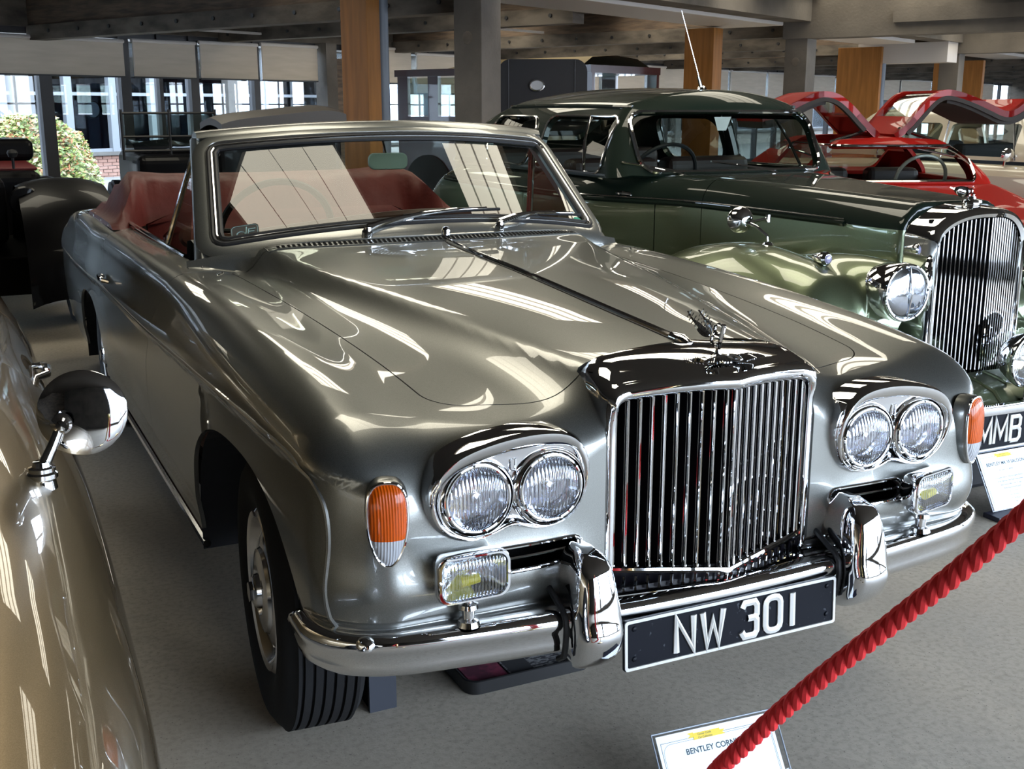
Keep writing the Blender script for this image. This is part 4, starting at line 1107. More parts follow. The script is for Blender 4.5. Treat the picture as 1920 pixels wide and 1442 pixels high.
# ---- interior ----------------------------------------------------------
b = MB(); b.box(-.71, .71, 1.75, 4.15, .30, .34); b.build('cabin_floor', mat('dark_carpet', (.03, .012, .01), .95), car)
rows = []
for x in np.linspace(-.70, .70, 21):
    o = .13*(x/.7)**2
    rows.append([(x, 1.70+o, .99), (x, 1.80+o, 1.015), (x, 1.98+o*.6, 1.035), (x, 2.06+o*.5, 1.025), (x, 2.09+o*.5, .96), (x, 2.06, .80), (x, 1.95, .60)])
V_, F_ = loft(rows, closed=False, caps=False); b = MB(); b.add(V_, F_); dash = b.build('dashboard', GREEN_D, car, smooth=True)
b = MB(); P = smooth_pts([(.68, 2.19, 1.00), (.5, 2.13, 1.045), (.2, 2.10, 1.068), (-.1, 2.12, 1.055), (-.6, 2.17, 1.0)], 6); b.tube(P, .035, 10); b.build('dash_roll', LEATHER2, car, smooth=True)
sw = empty('steering_wheel', (-.36, 2.30, 1.02), None, None, parent=car)
M = facing((-.36, 2.28, 1.02), (0, .92, .38))
b = MB(); b.tube([M @ Vector((.200*math.cos(a), .200*math.sin(a), 0)) for a in np.linspace(0, 2*PI, 48, endpoint=False)], .0125, 8, closed=True); b.build('wheel_rim', BLACK, sw, smooth=True)
b = MB(); b.tube([M @ Vector((0, 0, 0)), M @ Vector((.19, .02, 0))], .009, 6); b.tube([M @ Vector((0, 0, 0)), M @ Vector((-.19, .02, 0))], .009, 6); b.tube([M @ Vector((0, 0, 0)), M @ Vector((0, -.19, 0))], .009, 6); b.tube([M @ Vector((0, 0, .01)), M @ Vector((0, .0, -.30))], .024, 8); b.build('spokes', BLACK, sw, smooth=True)
def seat(x0, x1, yb, zt, name='seat'):
    s_ = empty(name, ((x0+x1)/2, yb, .4), None, None, parent=car)
    w = x1-x0
    def slab(nm, P, th, nb=1):
        m = MB(); rows = []
        for k in range(13):
            u = k/12; x = x0+w*u; puff = .02*math.sin(PI*((u*5) % 1)) if 0 else 0
            e = min(1, min(u, 1-u)*9); r = math.sqrt(1-(1-e)**2)
            rows.append([Vector((x, p[0]+(p[2]*th*(r-1) if 1 else 0), p[1]+(p[3]*th*(r-1)))) for p in P])
        V_, F_ = loft(rows); m.add(V_, F_); return m.build(nm, LEATHER, s_, smooth=True, sharp=50)
    slab('seat_back', [(yb, .45, -1, 0), (yb+.06, zt-.03, -1, .3), (yb+.09, zt, 0, 1), (yb+.15, zt-.01, 0, 1), (yb+.19, zt-.05, 1, 0), (yb+.16, .45, 1, 0)], .05)
    slab('seat_cushion', [(yb-.45, .46, -1, 0), (yb-.44, .54, 0, 1), (yb-.2, .57, 0, 1), (yb+.02, .54, 0, 1), (yb+.02, .40, 0, -1), (yb-.45, .40, 0, -1)], .05)
    return s_
seat(-.66, -.08, 2.72, 1.02); seat(.08, .66, 2.72, 1.02); seat(-.62, .62, 3.42, 1.0, 'rear_seat')
for sgn in (-1, 1):
    b = MB(); b.box(sgn*.72-.012, sgn*.72+.012, 2.05, 3.9, .45, .955); b.build('door_card', mat('dark_brown_door_lining', (.022, .012, .010), .5), car)
b = MB(); M = facing((-.60, 2.62, .985), (-.1, -1, .2)); b.lathe([(0, .012), (.03, .010), (.042, 0), (.03, -.03), (0, -.04)], M, 20); b.build('seat_side_pad', LEATHER2, car, smooth=True)
# folded hood under its red cover
rows = []
for k in range(61):
    u = -1.08+2.16*k/60; x = .74*u; a = abs(u); e = sstep(.86, 1.07, a)
    fr = 3.56+.10*(1-min(a, 1))-.30*sstep(.80, 1.04, a); top = 1.150-.012*(1-min(a, 1))+.012*sstep(.6, .85, a)-.185*e; nz = (.005*math.sin(u*17)+.004*math.sin(u*41+1))*(1-.5*e)
    mid = 1.02-.05*e
    rows.append([Vector((x, fr, .945+.015*e)), Vector((x, fr+.04, min(mid+nz, top-.002))), Vector((x, fr+.10, top-.03*(1-e)+nz)), Vector((x, fr+.17, top+nz)), Vector((x, fr+.36, top+.004)), Vector((x, fr+.55+.1*e, min(1.10+nz, top))), Vector((x, fr+.66+.16*e, min(1.02, top))), Vector((x, fr+.72+.2*e, .955))])
V_, F_ = loft(rows, closed=False, caps=False); n8 = 8
F_ += [tuple(range(n8)), tuple(reversed([60*n8+k for k in range(n8)]))]
b = MB(); b.add(V_, F_); hood = b.build('hood_cover', LEATHER, car, smooth=True, sharp=55)
for sgn in (-1, 1):   # ends of the cover flaring down over the body sides
    for y in (3.36, 3.62, 3.9):
        b = MB(); b.lathe([(0, .005), (.006, .004), (.009, 0)], facing((sgn*.797, y+.02, .972), (sgn, 0, .5)), 12); b.build('press_stud', CHROME, hood, smooth=True)
# rear-view mirror on its stalk
mr = empty('rear_view_mirror', (.02, 2.1, 1.27), None, None, parent=car)
M = facing((-.030, 2.02, 1.275), (-.08, -1, -.02)); V_, F_ = prism(rrect(.138, .056, .022), M, -.008, .006); b = MB(); b.add(V_, F_); bev(b.build('mirror_back', mat('blue_green_mirror_back', (.75, .98, 1.0), .15, .0, 1), mr, smooth=True, sharp=40), .003)
b = MB(); b.tube([(-.028, 2.03, 1.28), (-.045, 2.05, 1.375)], .0035, 6); b.build('mirror_stalk', CHROME2, mr)
b = MB(); b.tube([(-.075, 2.06, 1.375), (-.015, 2.06, 1.375)], .008, 6); b.build('mirror_bracket', BLACK, mr)
# stickers on the glass
def onglass(x, v, off): u = x/(.727*(1-v)+.645*v); return ws(u, v)+ws_n(u, v)*off
def gmat(x, v, off=-.002):
    n_ = ws_n(x/.69, v); t = (onglass(x+.01, v, 0)-onglass(x-.01, v, 0)).normalized(); y = n_.cross(t)
    M = Matrix((t, y, n_)).transposed().to_4x4(); M.translation = onglass(x, v, off); return M
stk = empty('window_sticker', (-.55, 1.8, 1.05), None, None, parent=car)
M = gmat(-.575, .165, .0015); V_, F_ = prism(rrect(.088, .066, .014), M, 0, .0004); b = MB(); b.add(V_, F_); b.build('sticker_sheet', BLACK, stk)
b = MB(); b.tube([M @ Vector((x, y, .0008)) for x, y in rrect(.080, .058, .012)], .0010, 4, closed=True); STK = mat('grey_green_print', (.18, .27, .26), .6); b.build('sticker_border', STK, stk)
b = MB(); b.tube([M @ Vector((-.012+.013*math.cos(a), -.006+.012*math.sin(a), .0008)) for a in np.linspace(0, 2*PI, 20, endpoint=False)], .0022, 4, closed=True)
b.tube([M @ Vector((.002, -.016, .0008)), M @ Vector((.006, .022, .0008))], .0022, 4)
for yy, xx in ((.012, .034), (.002, .030)): b.tube([M @ Vector((.010, yy, .0008)), M @ Vector((xx, yy, .0008))], .0022, 4)
b.tube([M @ Vector((.012, .012, .0008)), M @ Vector((.008, -.020, .0008))], .0022, 4); b.build('sticker_logo', STK, stk)
M = gmat(.612, .13, .0015); b = MB(); b.lathe([(0, .0006), (.026, .0006), (.0265, 0)], M, 28); b.build('round_sticker', mat('green_sticker', (.03, .30, .17), .5), car)
text_mesh('II', .022, M @ Matrix.Translation((-.008, -.008, .001)), mat('dark_print', (.01, .06, .07), .6), 'sticker_mark', car, .0002)
# underside, stand and drip tray
tag(empty('axle_stand', (-.54, .72, 0), 'dark grey steel stand on the floor behind the front wheel of the grey convertible', 'stand'))
st = bpy.data.objects['axle_stand']
b = MB(); b.box(-.585, -.515, .70, .712, 0, .22); b.build('stand_plate', mat('dark_blue_grey_steel', (.045, .05, .065), .5, .3), st)
b = MB(); b.box(-.58, -.52, .712, .86, 0, .19); b.build('stand_post', BLACKM, st)
tr = empty('drip_tray', (-.15, .9, 0), 'black plastic drip tray with newspaper under the nose of the grey convertible', 'tray')
def trayring(k, z): return [Vector((-.155+x*k, .875+y*k, z)) for x, y in rrect(.36, .42, .035, 5)]
V_, F_ = loft([trayring(1, .001), trayring(1.0, .035), trayring(.985, .037), trayring(.95, .034), trayring(.95, .010)], caps=True); b = MB(); b.add(V_, F_); b.build('tray_shell', BLACK, tr, smooth=True, sharp=50)
NEWS = mat('newsprint', (.30, .30, .31), .8, noise=(55, (.06, .06, .07), (1, 2.5, 1), .47, .53)); PINKP = mat('pink_newspaper', (.25, .05, .09), .7, noise=(30, (.10, .03, .05), (1, 1, 1), .4, .6))
b = MB(); b.box(-.20, .00, .69, 1.05, .012, .018); np_ = tag(b.build('newspaper', NEWS), 'grey printed newspaper lying in the black drip tray', 'newspaper')
b = MB(); b.box(-.31, -.205, .69, 1.05, .012, .017); tag(b.build('newspaper', PINKP), 'dark pink newspaper page lying at the left of the black drip tray', 'newspaper')
b = MB(); b.box(-.195, -.13, .70, .80, .018, .0185); b.box(-.11, -.02, .78, .86, .018, .0185); b.build('printed_photo', mat('dark_halftone', (.05, .05, .055), .7), np_)
# ================================================================== champagne car at the left edge
GOLD = mat('champagne_paint', (0.20, 0.145, 0.078), 0.34, 0.75, 1.0, coat_rough=0.01, noise=(900, (0.26, 0.195, 0.115), (1, 1, 1), .4, .65))
GX = -2.06
gold = empty('saloon_car', (GX, .9, 0), 'champagne gold car cut by the left edge, round chrome mirror on its wing', 'car')
gW = ip([-1.3, -.7, -.2, .5, 1.2, 2.2, 3.6], [.755, .802, .832, .852, .855, .85, .80])
gZ = ip([-1.3, -1.0, -.4, .2, 1.0, 1.8, 3.6], [.76, .85, .925, .945, .92, .89, .86])
gB = ip([-1.2, -.6, .2, 1.0], [.90, 1.0, 1.07, 1.12])
def F_gold(x, y, z):
    a = np.abs(x-GX)
    side = a-(gW(y)+.02*np.exp(-((z-.62)/.12)**2)-.05*sstep(.45, .2, z))
    wing = rmax(side, (z-gZ(y)), .23)
    inner = np.maximum(wing, .36-a)
    bon = rmax(a-.42, z-gB(y)+.10*(a/.42)**2, .12)
    mid = np.maximum(a-.60, z-gZ(y)+.05)
    q = smin(smin(inner, bon, .05), mid, .05)
    return rmax(rmax(q, -1.42+.05*a-y, .30), y-3.7, .2)
V, Fc = wrap(F_gold, ((GX-.45, GX+.45), (-.85, 3.3), (.45, .55)), ((GX-1.0, GX+1.0), (-1.6, 3.9), (.2, 1.3)), .022, 't f l r b')
def g_garch(x, y, z): return arch(y, z, -.55, .43, .36, 2.3)*.4
V, Fc = cut(V, Fc, g_garch, 1)
Vd, Fd = cut(V, Fc, lambda x, y, z: np.where(np.abs(x-GX) > .55, np.maximum(np.maximum(1.05-y, y-2.2), .3-z), 1), -1, -.002)
V, Fc = cut(V, Fc, lambda x, y, z: np.where(np.abs(x-GX) > .55, np.maximum(np.maximum(1.05-y, y-2.2), .3-z), 1), 1, .002)
panel('body_shell', V, Fc, F_gold, GOLD, gold)
for sgn in (-1, 1):
    q, f = clip(Vd, Fd, (Vd[:, 0]-GX)*sgn, 1); panel('door', q, f, F_gold, GOLD, gold)
# cabin
def F_gcab(x, y, z):
    a = np.abs(x-GX); q = rmax(a-(.68-.16*sstep(1.0, 1.5, z)), z-1.50+.05*a*a, .12)
    return rmax(rmax(q, (1.15+(z-1.0)*.75)-y, .10), y-(3.2-(z-1.0)*.6), .12)
V, Fc = wrap(F_gcab, ((GX-.35, GX+.35), (1.75, 2.4), (1.1, 1.3)), ((GX-.9, GX+.9), (.8, 3.6), (.86, 1.6)), .04, 't f l r b')
gw = lambda x, y, z: np.where(np.abs(x-GX) < .5, sdbox(x, z, GX, 1.25, .50, .14, .07), sdbox(y, z, 2.15, 1.22, .62, .13, .08))
Vg, Fg = cut(V, Fc, gw, -1, -.001); V, Fc = cut(V, Fc, gw, 1, .001)
panel('cabin_roof', V, Fc, F_gcab, GOLD, gold); panel('cabin_glass', Vg, Fg, F_gcab, CGLASS, gold, 0)
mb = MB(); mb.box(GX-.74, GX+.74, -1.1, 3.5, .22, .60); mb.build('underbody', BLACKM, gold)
wheel(gold, (GX+.70, -.55, .322), 1); wheel(gold, (GX-.70, -.55, .322), -1); wheel(gold, (GX+.70, 2.75, .322), 1); wheel(gold, (GX-.70, 2.75, .322), -1)
for sgn in (-1, 1):      # sill strip and door handle
    P = [(GX+sgn*(float(gW(y))-.02), y, .31) for y in np.linspace(-.05, 2.3, 24)]; b = MB(); b.tube(P, .013, 8); b.build('sill_trim', CHROME2, gold, smooth=True)
    p = root(F_gold, (GX+sgn*.8, 1.25, .80), (sgn, 0, 0)); b = MB(); b.tube([p+(-sgn*.01, 0, 0), p+(sgn*.022, .02, .004), p+(sgn*.026, .09, .004), p+(sgn*.018, .15, 0), p+(-sgn*.005, .15, 0)], [.008, .010, .012, .010, .008], 10); b.build('door_handle', CHROME, gold, smooth=True)
# wing mirror
gm_ = empty('wing_mirror', (-1.31, -.19, .95), None, None, parent=gold)
base = root(F_gold, (-1.302, .07, .80), (0, 0, 1))
kn = Vector((-1.267, .09, .975)); bs = Vector(base)
b = MB(); b.lathe([(0, .034), (.012, .033), (.014, .026), (.020, .024), (.020, .018), (.023, .015), (.023, .008), (.019, .004), (.021, -.01)], facing(bs, (0, 0, 1)), 28); b.build('mirror_foot', CHROME, gm_, smooth=True, sharp=30)
b = MB(); b.tube([bs+Vector((0, 0, .02)), bs.lerp(kn, .5)+Vector((0, 0, .008)), kn], [.010, .0085, .0075], 12); b.build('mirror_stem', CHROME, gm_, smooth=True)
nrm = Vector((-.09, -.95, .12)).normalized(); dc = Vector((-1.232, .12, .981))
b = MB(); b.lathe([(0, .022), (.008, .021), (.012, .014), (.010, .008), (.016, .004), (.017, -.008)], facing(kn, nrm), 20); b.build('mirror_knuckle', CHROME, gm_, smooth=True)
b = MB(); b.lathe([(0, .004), (.02, .0036), (.04, .0018), (.056, -.0005), (.0665, -.0035), (.0685, -.007), (.066, -.010), (0, -.0105)], facing(dc, nrm), 64); b.build('mirror_head', CHROME, gm_, smooth=True, sharp=50)

# ================================================================== green two-tone saloon
GRN_D = mat('dark_green_paint', (0.006, 0.012, 0.008), 0.5, 0.0, .8, spec=.08, coat_rough=0.01)
GRN_L = mat('sage_green_metallic_paint', (0.125, 0.152, 0.088), 0.34, 0.8, 1.0, coat_rough=0.012, noise=(900, (0.17, 0.205, 0.125), (1, 1, 1), .4, .65))
MX, MY = 2.00, 1.25
mk = empty('saloon_car', (MX, MY+2, 0), 'two-tone green old saloon with tall upright chrome radiator, beside the grey convertible', 'car')
mHW = ip([.15, .5, 1.0, 1.35, 1.6, 1.85, 2.2, 3.2, 4.2], [.262, .29, .355, .43, .58, .68, .70, .69, .55])
mZT = ip([.15, .6, 1.4, 1.7, 3.4, 4.3], [1.112, 1.13, 1.155, 1.15, 1.12, .85])
def F_mk(x, y, z):
    X = np.abs(x-MX); Y = y-MY
    hw = mHW(Y)-.03*sstep(1.0, 1.14, z)*sstep(1.2, 1.8, Y)-.03*sstep(.6, .3, z)
    r = .125-.06*sstep(1.4, 1.9, Y)
    return rmax(rmax(X-hw, z-mZT(Y), r), np.maximum(.17-Y, Y-4.25), .02)
V, Fc = wrap(F_mk, ((MX-.12, MX+.12), (MY+.6, MY+3.8), (.75, .95)), ((MX-.9, MX+.9), (MY+.0, MY+4.5), (.3, 1.35)), .022, 't l r f b')
def waist(x, y, z): return z-(1.035-.02*sstep(MY+1.8, MY+.2, y)+.0*x)
Vu, Fu = cut(V, Fc, waist, 1); V, Fc = cut(V, Fc, waist, -1)
gb = lambda x, y, z: y-(MY+1.24+.0*x)
q, f = cut(Vu, Fu, gb, -1, -.002); panel('bonnet', q, f, F_mk, GRN_D, mk)
q, f = cut(Vu, Fu, gb, 1, .002); panel('scuttle_and_waist', q, f, F_mk, GRN_D, mk)
q, f = cut(V, Fc, gb, -1, -.002); panel('bonnet_side', q, f, F_mk, GRN_L, mk)
q, f = cut(V, Fc, gb, 1, .002); gd = lambda x, y, z: np.maximum(MY+1.47-y, y-(MY+2.42))
Q, F2 = cut(q, f, gd, -1, -.002)
for sgn in (-1, 1): a_, b_ = clip(Q, F2, (Q[:, 0]-MX)*sgn, 1); panel('door', a_, b_, F_mk, GRN_L, mk)
Q, F2 = cut(q, f, gd, 1, .002); panel('body_side', Q, F2, F_mk, GRN_L, mk)
for sgn in (-1, 1):
    P = []
    for Y in np.linspace(.45, 3.6, 40):
        P.append(root(F_mk, (MX+sgn*.2, MY+Y, float(waist(0, MY+Y, 0)*-1)), (sgn, 0, 0), 0, .8))
    b = MB(); b.tube([p+(sgn*.002, 0, .0) for p in P], .011, 8); b.build('waist_moulding', GRN_D, mk, smooth=True)
    b = MB(); b.tube([p+(sgn*.003, 0, .018) for p in P], .004, 6); b.build('moulding_bead', CHROME2, mk, smooth=True)
    p = root(F_mk, (MX+sgn*.3, MY+1.58, 1.065), (sgn, 0, 0), 0, .8); b = MB(); b.tube([p, p+(sgn*.03, .02, .005), p+(sgn*.03, .10, 0)], [.008, .010, .007], 8); b.build('door_handle', CHROME, mk, smooth=True)
# wings
mC = ip([-.05, .05, .15, .35, .65, .95, 1.25, 1.6, 2.1], [.60, .76, .845, .905, .935, .90, .80, .64, .42])
def F_mw(x, y, z):
    X = np.abs(x-MX); Y = y-MY
    d = ((np.abs(X-.56)/.255)**2.3+(np.maximum(z-.40, 0)/(mC(Y)-.40))**2.3)**(1/2.3)-1
    w = rmax(d*.24, .06-Y+.0*X, .14)
    f = np.maximum((np.sqrt(((X-.36)/.120)**2+((Y-.25)/.42)**2+((z-.79)/.130)**2)-1)*.125, .10-Y)
    c = np.maximum(np.maximum(X-.56, .15-X), np.maximum(z-.62-.10*sstep(0, .5, Y), .06-Y))
    return np.maximum(smin(smin(w, f, .07), c, .08), Y-2.1)
for sgn in (-1, 1):
    fx = lambda x, y, z: F_mw(MX+np.abs(x-MX), y, z)
    V, Fc = wrap(F_mw, ((MX+sgn*.55-.06, MX+sgn*.55+.06), (MY+.2, MY+1.2), (.42, .50)), ((MX+sgn*.55-.42, MX+sgn*.55+.42), (MY-.15, MY+2.2), (.30, 1.08)), .02, 't l r f b')
    g = lambda x, y, z: np.where((x-MX)*sgn > .6, arch(y, z, MY+.52, .38, .32, 2.2)*.3, 1)
    V, Fc = cut(V, Fc, g, 1)
    panel('front_wing', V, Fc, F_mw, GRN_L, mk)
    wheel(mk, (MX+sgn*.66, MY+.52, .33), sgn); wheel(mk, (MX+sgn*.66, MY+3.4, .33), sgn)
    # headlamp pod
    c = Vector((MX+sgn*.375, MY+.01, .815))
    M = facing(c, (0, -1, .02)); b = MB(); b.lathe([(.100, .0), (.104, -.006), (.106, -.03), (.104, -.07), (.095, -.12), (.075, -.17), (.04, -.20)], M, 48); b.build('headlamp_shell', CHROME, mk, smooth=True)
    lamp(mk, c, .092, (0, -1, .02), lens=LENS3, ring=.006, deep=.07)
    b = MB(); b.tube([M @ Vector((0, -.092, .012)), M @ Vector((0, 0, .030)), M @ Vector((0, .092, .012))], .003, 6); b.build('lamp_centre_bar', CHROME, mk)
    p = root(F_mw, (MX+sgn*.52, MY+.27, .7), (0, 0, 1)); b = MB(); M = facing(p+(0, 0, .028), (0, -1, 0)); b.lathe([(0, .012), (.018, .010), (.026, 0), (.025, -.02), (.018, -.05), (.004, -.08)], M, 20); b.build('wing_sidelamp', CHROME, mk, smooth=True)
    b = MB(); b.lathe([(0, .017), (.012, .015), (.021, .006)], M, 18); b.build('sidelamp_lens', mat('violet_grey_lens', (.35, .33, .50), .15, coat=1), mk, smooth=True)
# wing mirror on the near wing
wm_ = empty('wing_mirror', (1.5, 1.85, .97), None, None, parent=mk)
p = Vector(root(F_mw, (1.47, MY+.60, .75), (0, 0, 1))); h = p+Vector((-.055, .06, .082))
b = MB(); b.lathe([(0, .012), (.016, .010), (.024, 0)], facing(p, (0, 0, 1)), 18); b.build('mirror_foot', CHROME, wm_, smooth=True)
b = MB(); b.tube([p, p+Vector((-.005, 0, .035)), p.lerp(h, .6)+Vector((0, 0, .02)), h], .006, 8); b.tube([h, h+Vector((.09, -.01, .015))], .006, 8); b.tube([h+Vector((.09, -.01, .03)), h+Vector((.09, -.01, .0))], .011, 8); b.build('mirror_stem', CHROME, wm_, smooth=True)
b = MB(); b.lathe([(0, .020), (.012, .018), (.03, .012), (.050, -.002), (.052, -.010), (0, -.012)], facing(h+Vector((-.02, .02, .01)), (-.35, -.9, 0)), 32); b.build('mirror_head', CHROME, wm_, smooth=True, sharp=50)
# greenhouse
def F_mc(x, y, z):
    X = np.abs(x-MX); Y = y-MY
    hw = .655-.105*sstep(1.10, 1.52, z)-.06*sstep(2.6, 3.6, Y)
    roof = z-(1.555-.09*(X/.55)**2-.03*(Y-2.5)**2)
    fr = 1.44+(z-1.13)*.55-Y+.10*(1-(X/.55)**2)*-1+.10
    bk = Y-(3.75-.95*np.maximum(z-1.05, 0)**2/.25)
    return rmax(rmax(rmax(X-hw, roof, .11), fr, .07), bk, .15)
V, Fc = wrap(F_mc, ((MX-.30, MX+.30), (MY+2.0, MY+2.9), (1.20, 1.33)), ((MX-.85, MX+.85), (MY+1.1, MY+4.2), (1.10, 1.75)), .022, 't l r f b')
def g_mwin(x, y, z):
    X = np.abs(x-MX); Y = y-MY
    s = np.minimum(sdbox(Y, z, 2.0+.0, 1.285, .375, .135, .05), sdbox(Y, z, 2.78, 1.285, .30, .130, .09))
    w = np.where(Y < 2.0, sdbox(X, z, 0, 1.297, .545, .138, .075), sdbox(X, z, 0, 1.33, .30, .08, .05))
    return np.where(X > .545-.02*sstep(1.2, 1.5, z), s, w)
def g_side(x, y, z):
    X = np.abs(x-MX); Y = y-MY
    return np.minimum(sdbox(Y, z, 2.045, 1.285, .335, .130, .05), sdbox(Y, z, 2.78, 1.285, .30, .125, .09))+np.where((X < .50), 1, 0)
def g_ws(x, y, z):
    X = np.abs(x-MX); Y = y-MY
    return np.minimum(np.where(Y < 1.95, sdbox(X, z, 0, 1.30, .525, .135, .075), 1), np.where(Y > 3.0, sdbox(X, z, 0, 1.35, .28, .07, .05), 1))
Vs, Fs = cut(V, Fc, g_side, -1, -.001); V, Fc = cut(V, Fc, g_side, 1)
Vw, Fw = cut(V, Fc, g_ws, -1, -.001); V, Fc = cut(V, Fc, g_ws, 1)
panel('roof_and_pillars', V, Fc, F_mc, GRN_D, mk, .03)
panel('side_glass', Vs, Fs, F_mc, CGLASS, mk, 0); panel('windscreen_glass', Vw, Fw, F_mc, CGLASS, mk, 0)
def rim_on(F, pts, ax, r, m, name, parent, off=.004):
    P = []
    for p in pts:
        q = root(F, p, ax, -.5, .8); P.append(q+np.array(ax)*off)
    b = MB(); b.tube(P, r, 6, closed=True); return b.build(name, m, parent, smooth=True)
rim_on(F_mc, [(MX+x, MY+2.0, 1.30+z) for x, z in dense(rrect(1.05, .27, .075, 6), .03)], (0, -1, 0), .010, CHROME, 'windscreen_rim', mk, .012)
for sgn in (-1, 1):
    for yc, hw_, hh, r_ in ((2.045, .335, .130, .05), (2.78, .30, .125, .09)):
        rim_on(F_mc, [(MX+sgn*.3, MY+yc+y, 1.285+z) for y, z in dense(rrect(2*hw_, 2*hh, r_, 5), .03)], (sgn, 0, 0), .006, CHROME2, 'window_rim', mk)
    P = [root(F_mc, (MX+sgn*.3, MY+1.86+.12*t, 1.155+.26*t), (sgn, 0, 0), -.2, .8) for t in (0, .5, 1)]; b = MB(); b.tube([p+(sgn*.004, 0, 0) for p in P], .008, 8); b.build('quarter_light_bar', CHROME, mk, smooth=True)
    P = [root(F_mc, (MX+sgn*.3, MY+Y, 1.465-.02*(Y-2.4)**2), (sgn, 0, 0), -.2, .8) for Y in np.linspace(1.72, 3.2, 20)]; b = MB(); b.tube([p+(sgn*.006, 0, 0) for p in P], .009, 6); b.build('roof_gutter', GRN_D, mk, smooth=True)
TRIM = mat('dark_walnut', (.05, .02, .012), .35); SEATD = mat('dark_brown_hide', (.035, .018, .014), .5)
b = MB(); b.box(MX-.60, MX+.60, MY+1.62, MY+3.6, .45, .50); b.build('cabin_floor', BLACKM, mk)
for (xa, xb, ya, zt) in ((-.55, -.03, 2.15, 1.20), (.03, .55, 2.15, 1.20), (-.55, .55, 3.05, 1.22)):
    b = MB(); b.box(MX+xa, MX+xb, MY+ya, MY+ya+.14, .5, zt); b.box(MX+xa, MX+xb, MY+ya-.42, MY+ya, .5, .85); bev(b.build('seat', SEATD, mk), .04, 3)
b = MB(); b.box(MX-.44, MX+.44, MY+1.52, MY+1.60, .95, 1.13); b.build('dashboard', TRIM, mk)
M = facing((MX-.27, MY+1.78, 1.12), (0, .85, .5)); b = MB(); b.tube([M @ Vector((.19*math.cos(a), .19*math.sin(a), 0)) for a in np.linspace(0, 2*PI, 40, endpoint=False)], .010, 6, closed=True)
b.tube([M @ Vector((-.19, 0, 0)), M @ Vector((.19, 0, 0))], .007, 5); b.tube([M @ Vector((0, 0, 0)), M @ Vector((0, -.19, 0))], .007, 5); b.build('steering_wheel', BLACK, mk, smooth=True)
b = MB(); b.tube([(MX+.02, MY+1.70, 1.44), (MX+.02, MY+1.70, 1.40)], .004, 6); b.add([(MX-.03, MY+1.69, 1.41), (MX+.07, MY+1.69, 1.41), (MX+.05, MY+1.70, 1.345), (MX, MY+1.70, 1.345)], [(0, 1, 2, 3)]); b.build('cabin_mirror', CHROME2, mk)
for (xa, xb, xm) in ((-.30, -.50, -.1), (.22, -.05, .1)):     # wipers
    def on(x, z): return Vector(root(F_mc, (MX+x, MY+2.0, z), (0, -1, 0), -.5, .8))+Vector((0, -.012, 0))
    b = MB(); a0, a1 = on(xa, 1.150), on(xb, 1.195); b.tube([a0+Vector((0, -.02, -.012)), a0.lerp(a1, .5)+Vector((0, -.012, 0)), a1], [.007, .005, .003], 6); b.tube([on(xa+(xb-xa)*.25-.0, 1.168), on(xb+(xb-xa)*.5, 1.21)], .005, 6); b.build('wiper', CHROME, mk, smooth=True)
ra = Vector((MX-.01, MY+1.83, 1.535)); b = MB(); b.lathe([(0, .02), (.02, .014), (.026, 0)], facing(ra, (0, -1, .6)), 14); b.tube([ra, ra+Vector((-.025, 0, .07))], [.012, .006], 8); b.build('aerial_base', CHROME, mk, smooth=True)
b = MB(); b.tube([ra+Vector((-.02, 0, .06)), ra+Vector((-.135, 0, .37))], [.003, .0018], 5); b.build('aerial', CHROME2, mk)
# radiator
rg = empty('radiator_grille', (MX, MY+.05, .75), None, None, parent=mk)
def mv(x): return MY-.015+.050*min(1, abs(x)/.2)
def mro(hw, dy, dz, zb=.36):
    P = [Vector((MX-hw, mv(hw)+dy, z)) for z in np.linspace(zb, .99, 12)]
    for x in np.linspace(-1, 1, 41):
        t = x*PI/2; xx = hw*math.sin(t)**1 if 0 else hw*x
        P.append(Vector((MX+hw*x, mv(hw*x)+dy, .99+dz+.105*(1-abs(x)**2.6)**.6)))
    P += [Vector((MX+hw, mv(hw)+dy, z)) for z in np.linspace(.99, zb, 12)]
    return P
def mrb(hw, dy, dz, zb=.36):
    P = mro(.235, 0, dz, zb); out = []
    for p in P: out.append(Vector((MX+(p.x-MX)*hw/.235, MY+dy, p.z)))
    return out
V_, F_ = loft([mro(.205, .03, -.028), mro(.208, .004, -.026), mro(.220, -.004, -.014), mro(.232, .006, -.002), mro(.238, .03, .004), mrb(.243, .14, .010), mrb(.250, .20, .014)], closed=False, caps=False)
b = MB(); b.add(V_, F_); b.build('radiator_shell', CHROME, rg, smooth=True, sharp=50)
b = MB(); b.box(MX-.21, MX+.21, MY+.085, MY+.095, .36, 1.06); b.build('radiator_backing', BLACKM, rg)
for k in range(-12, 13):
    x = k*.0166; zt = .99-.030+.105*(1-abs(x/.206)**2.6)**.6 if abs(x) < .2055 else .99
    y0 = mv(x)+.010; b = MB(); b.box(MX+x-.0018, MX+x+.0018, y0+.002, y0+.026, .37, zt); b.tube([(MX+x, y0, .37), (MX+x, y0, zt)], .0034, 6); b.build('shutter', CHROME, rg, smooth=True, sharp=40)
b = MB(); b.lathe([(0, .045), (.012, .044), (.014, .034), (.034, .030), (.036, .022), (.028, .016), (.034, .010), (.036, .004), (.040, 0)], Matrix.Translation((MX, MY+.10, 1.092)), 24); b.build('radiator_cap', CHROME, rg, smooth=True, sharp=30)
MM = Matrix.Translation((MX, MY+.10, 1.135)) @ Matrix.Rotation(math.radians(-20), 4, 'X') @ Matrix.Rotation(math.radians(-90), 4, 'Z') @ Matrix.Rotation(math.radians(90), 4, 'X')
text_mesh('B', .055, MM @ Matrix.Translation((-.02, -.005, 0)), CHROME, 'letter_b', rg, .003, bold=.001)
b = MB()
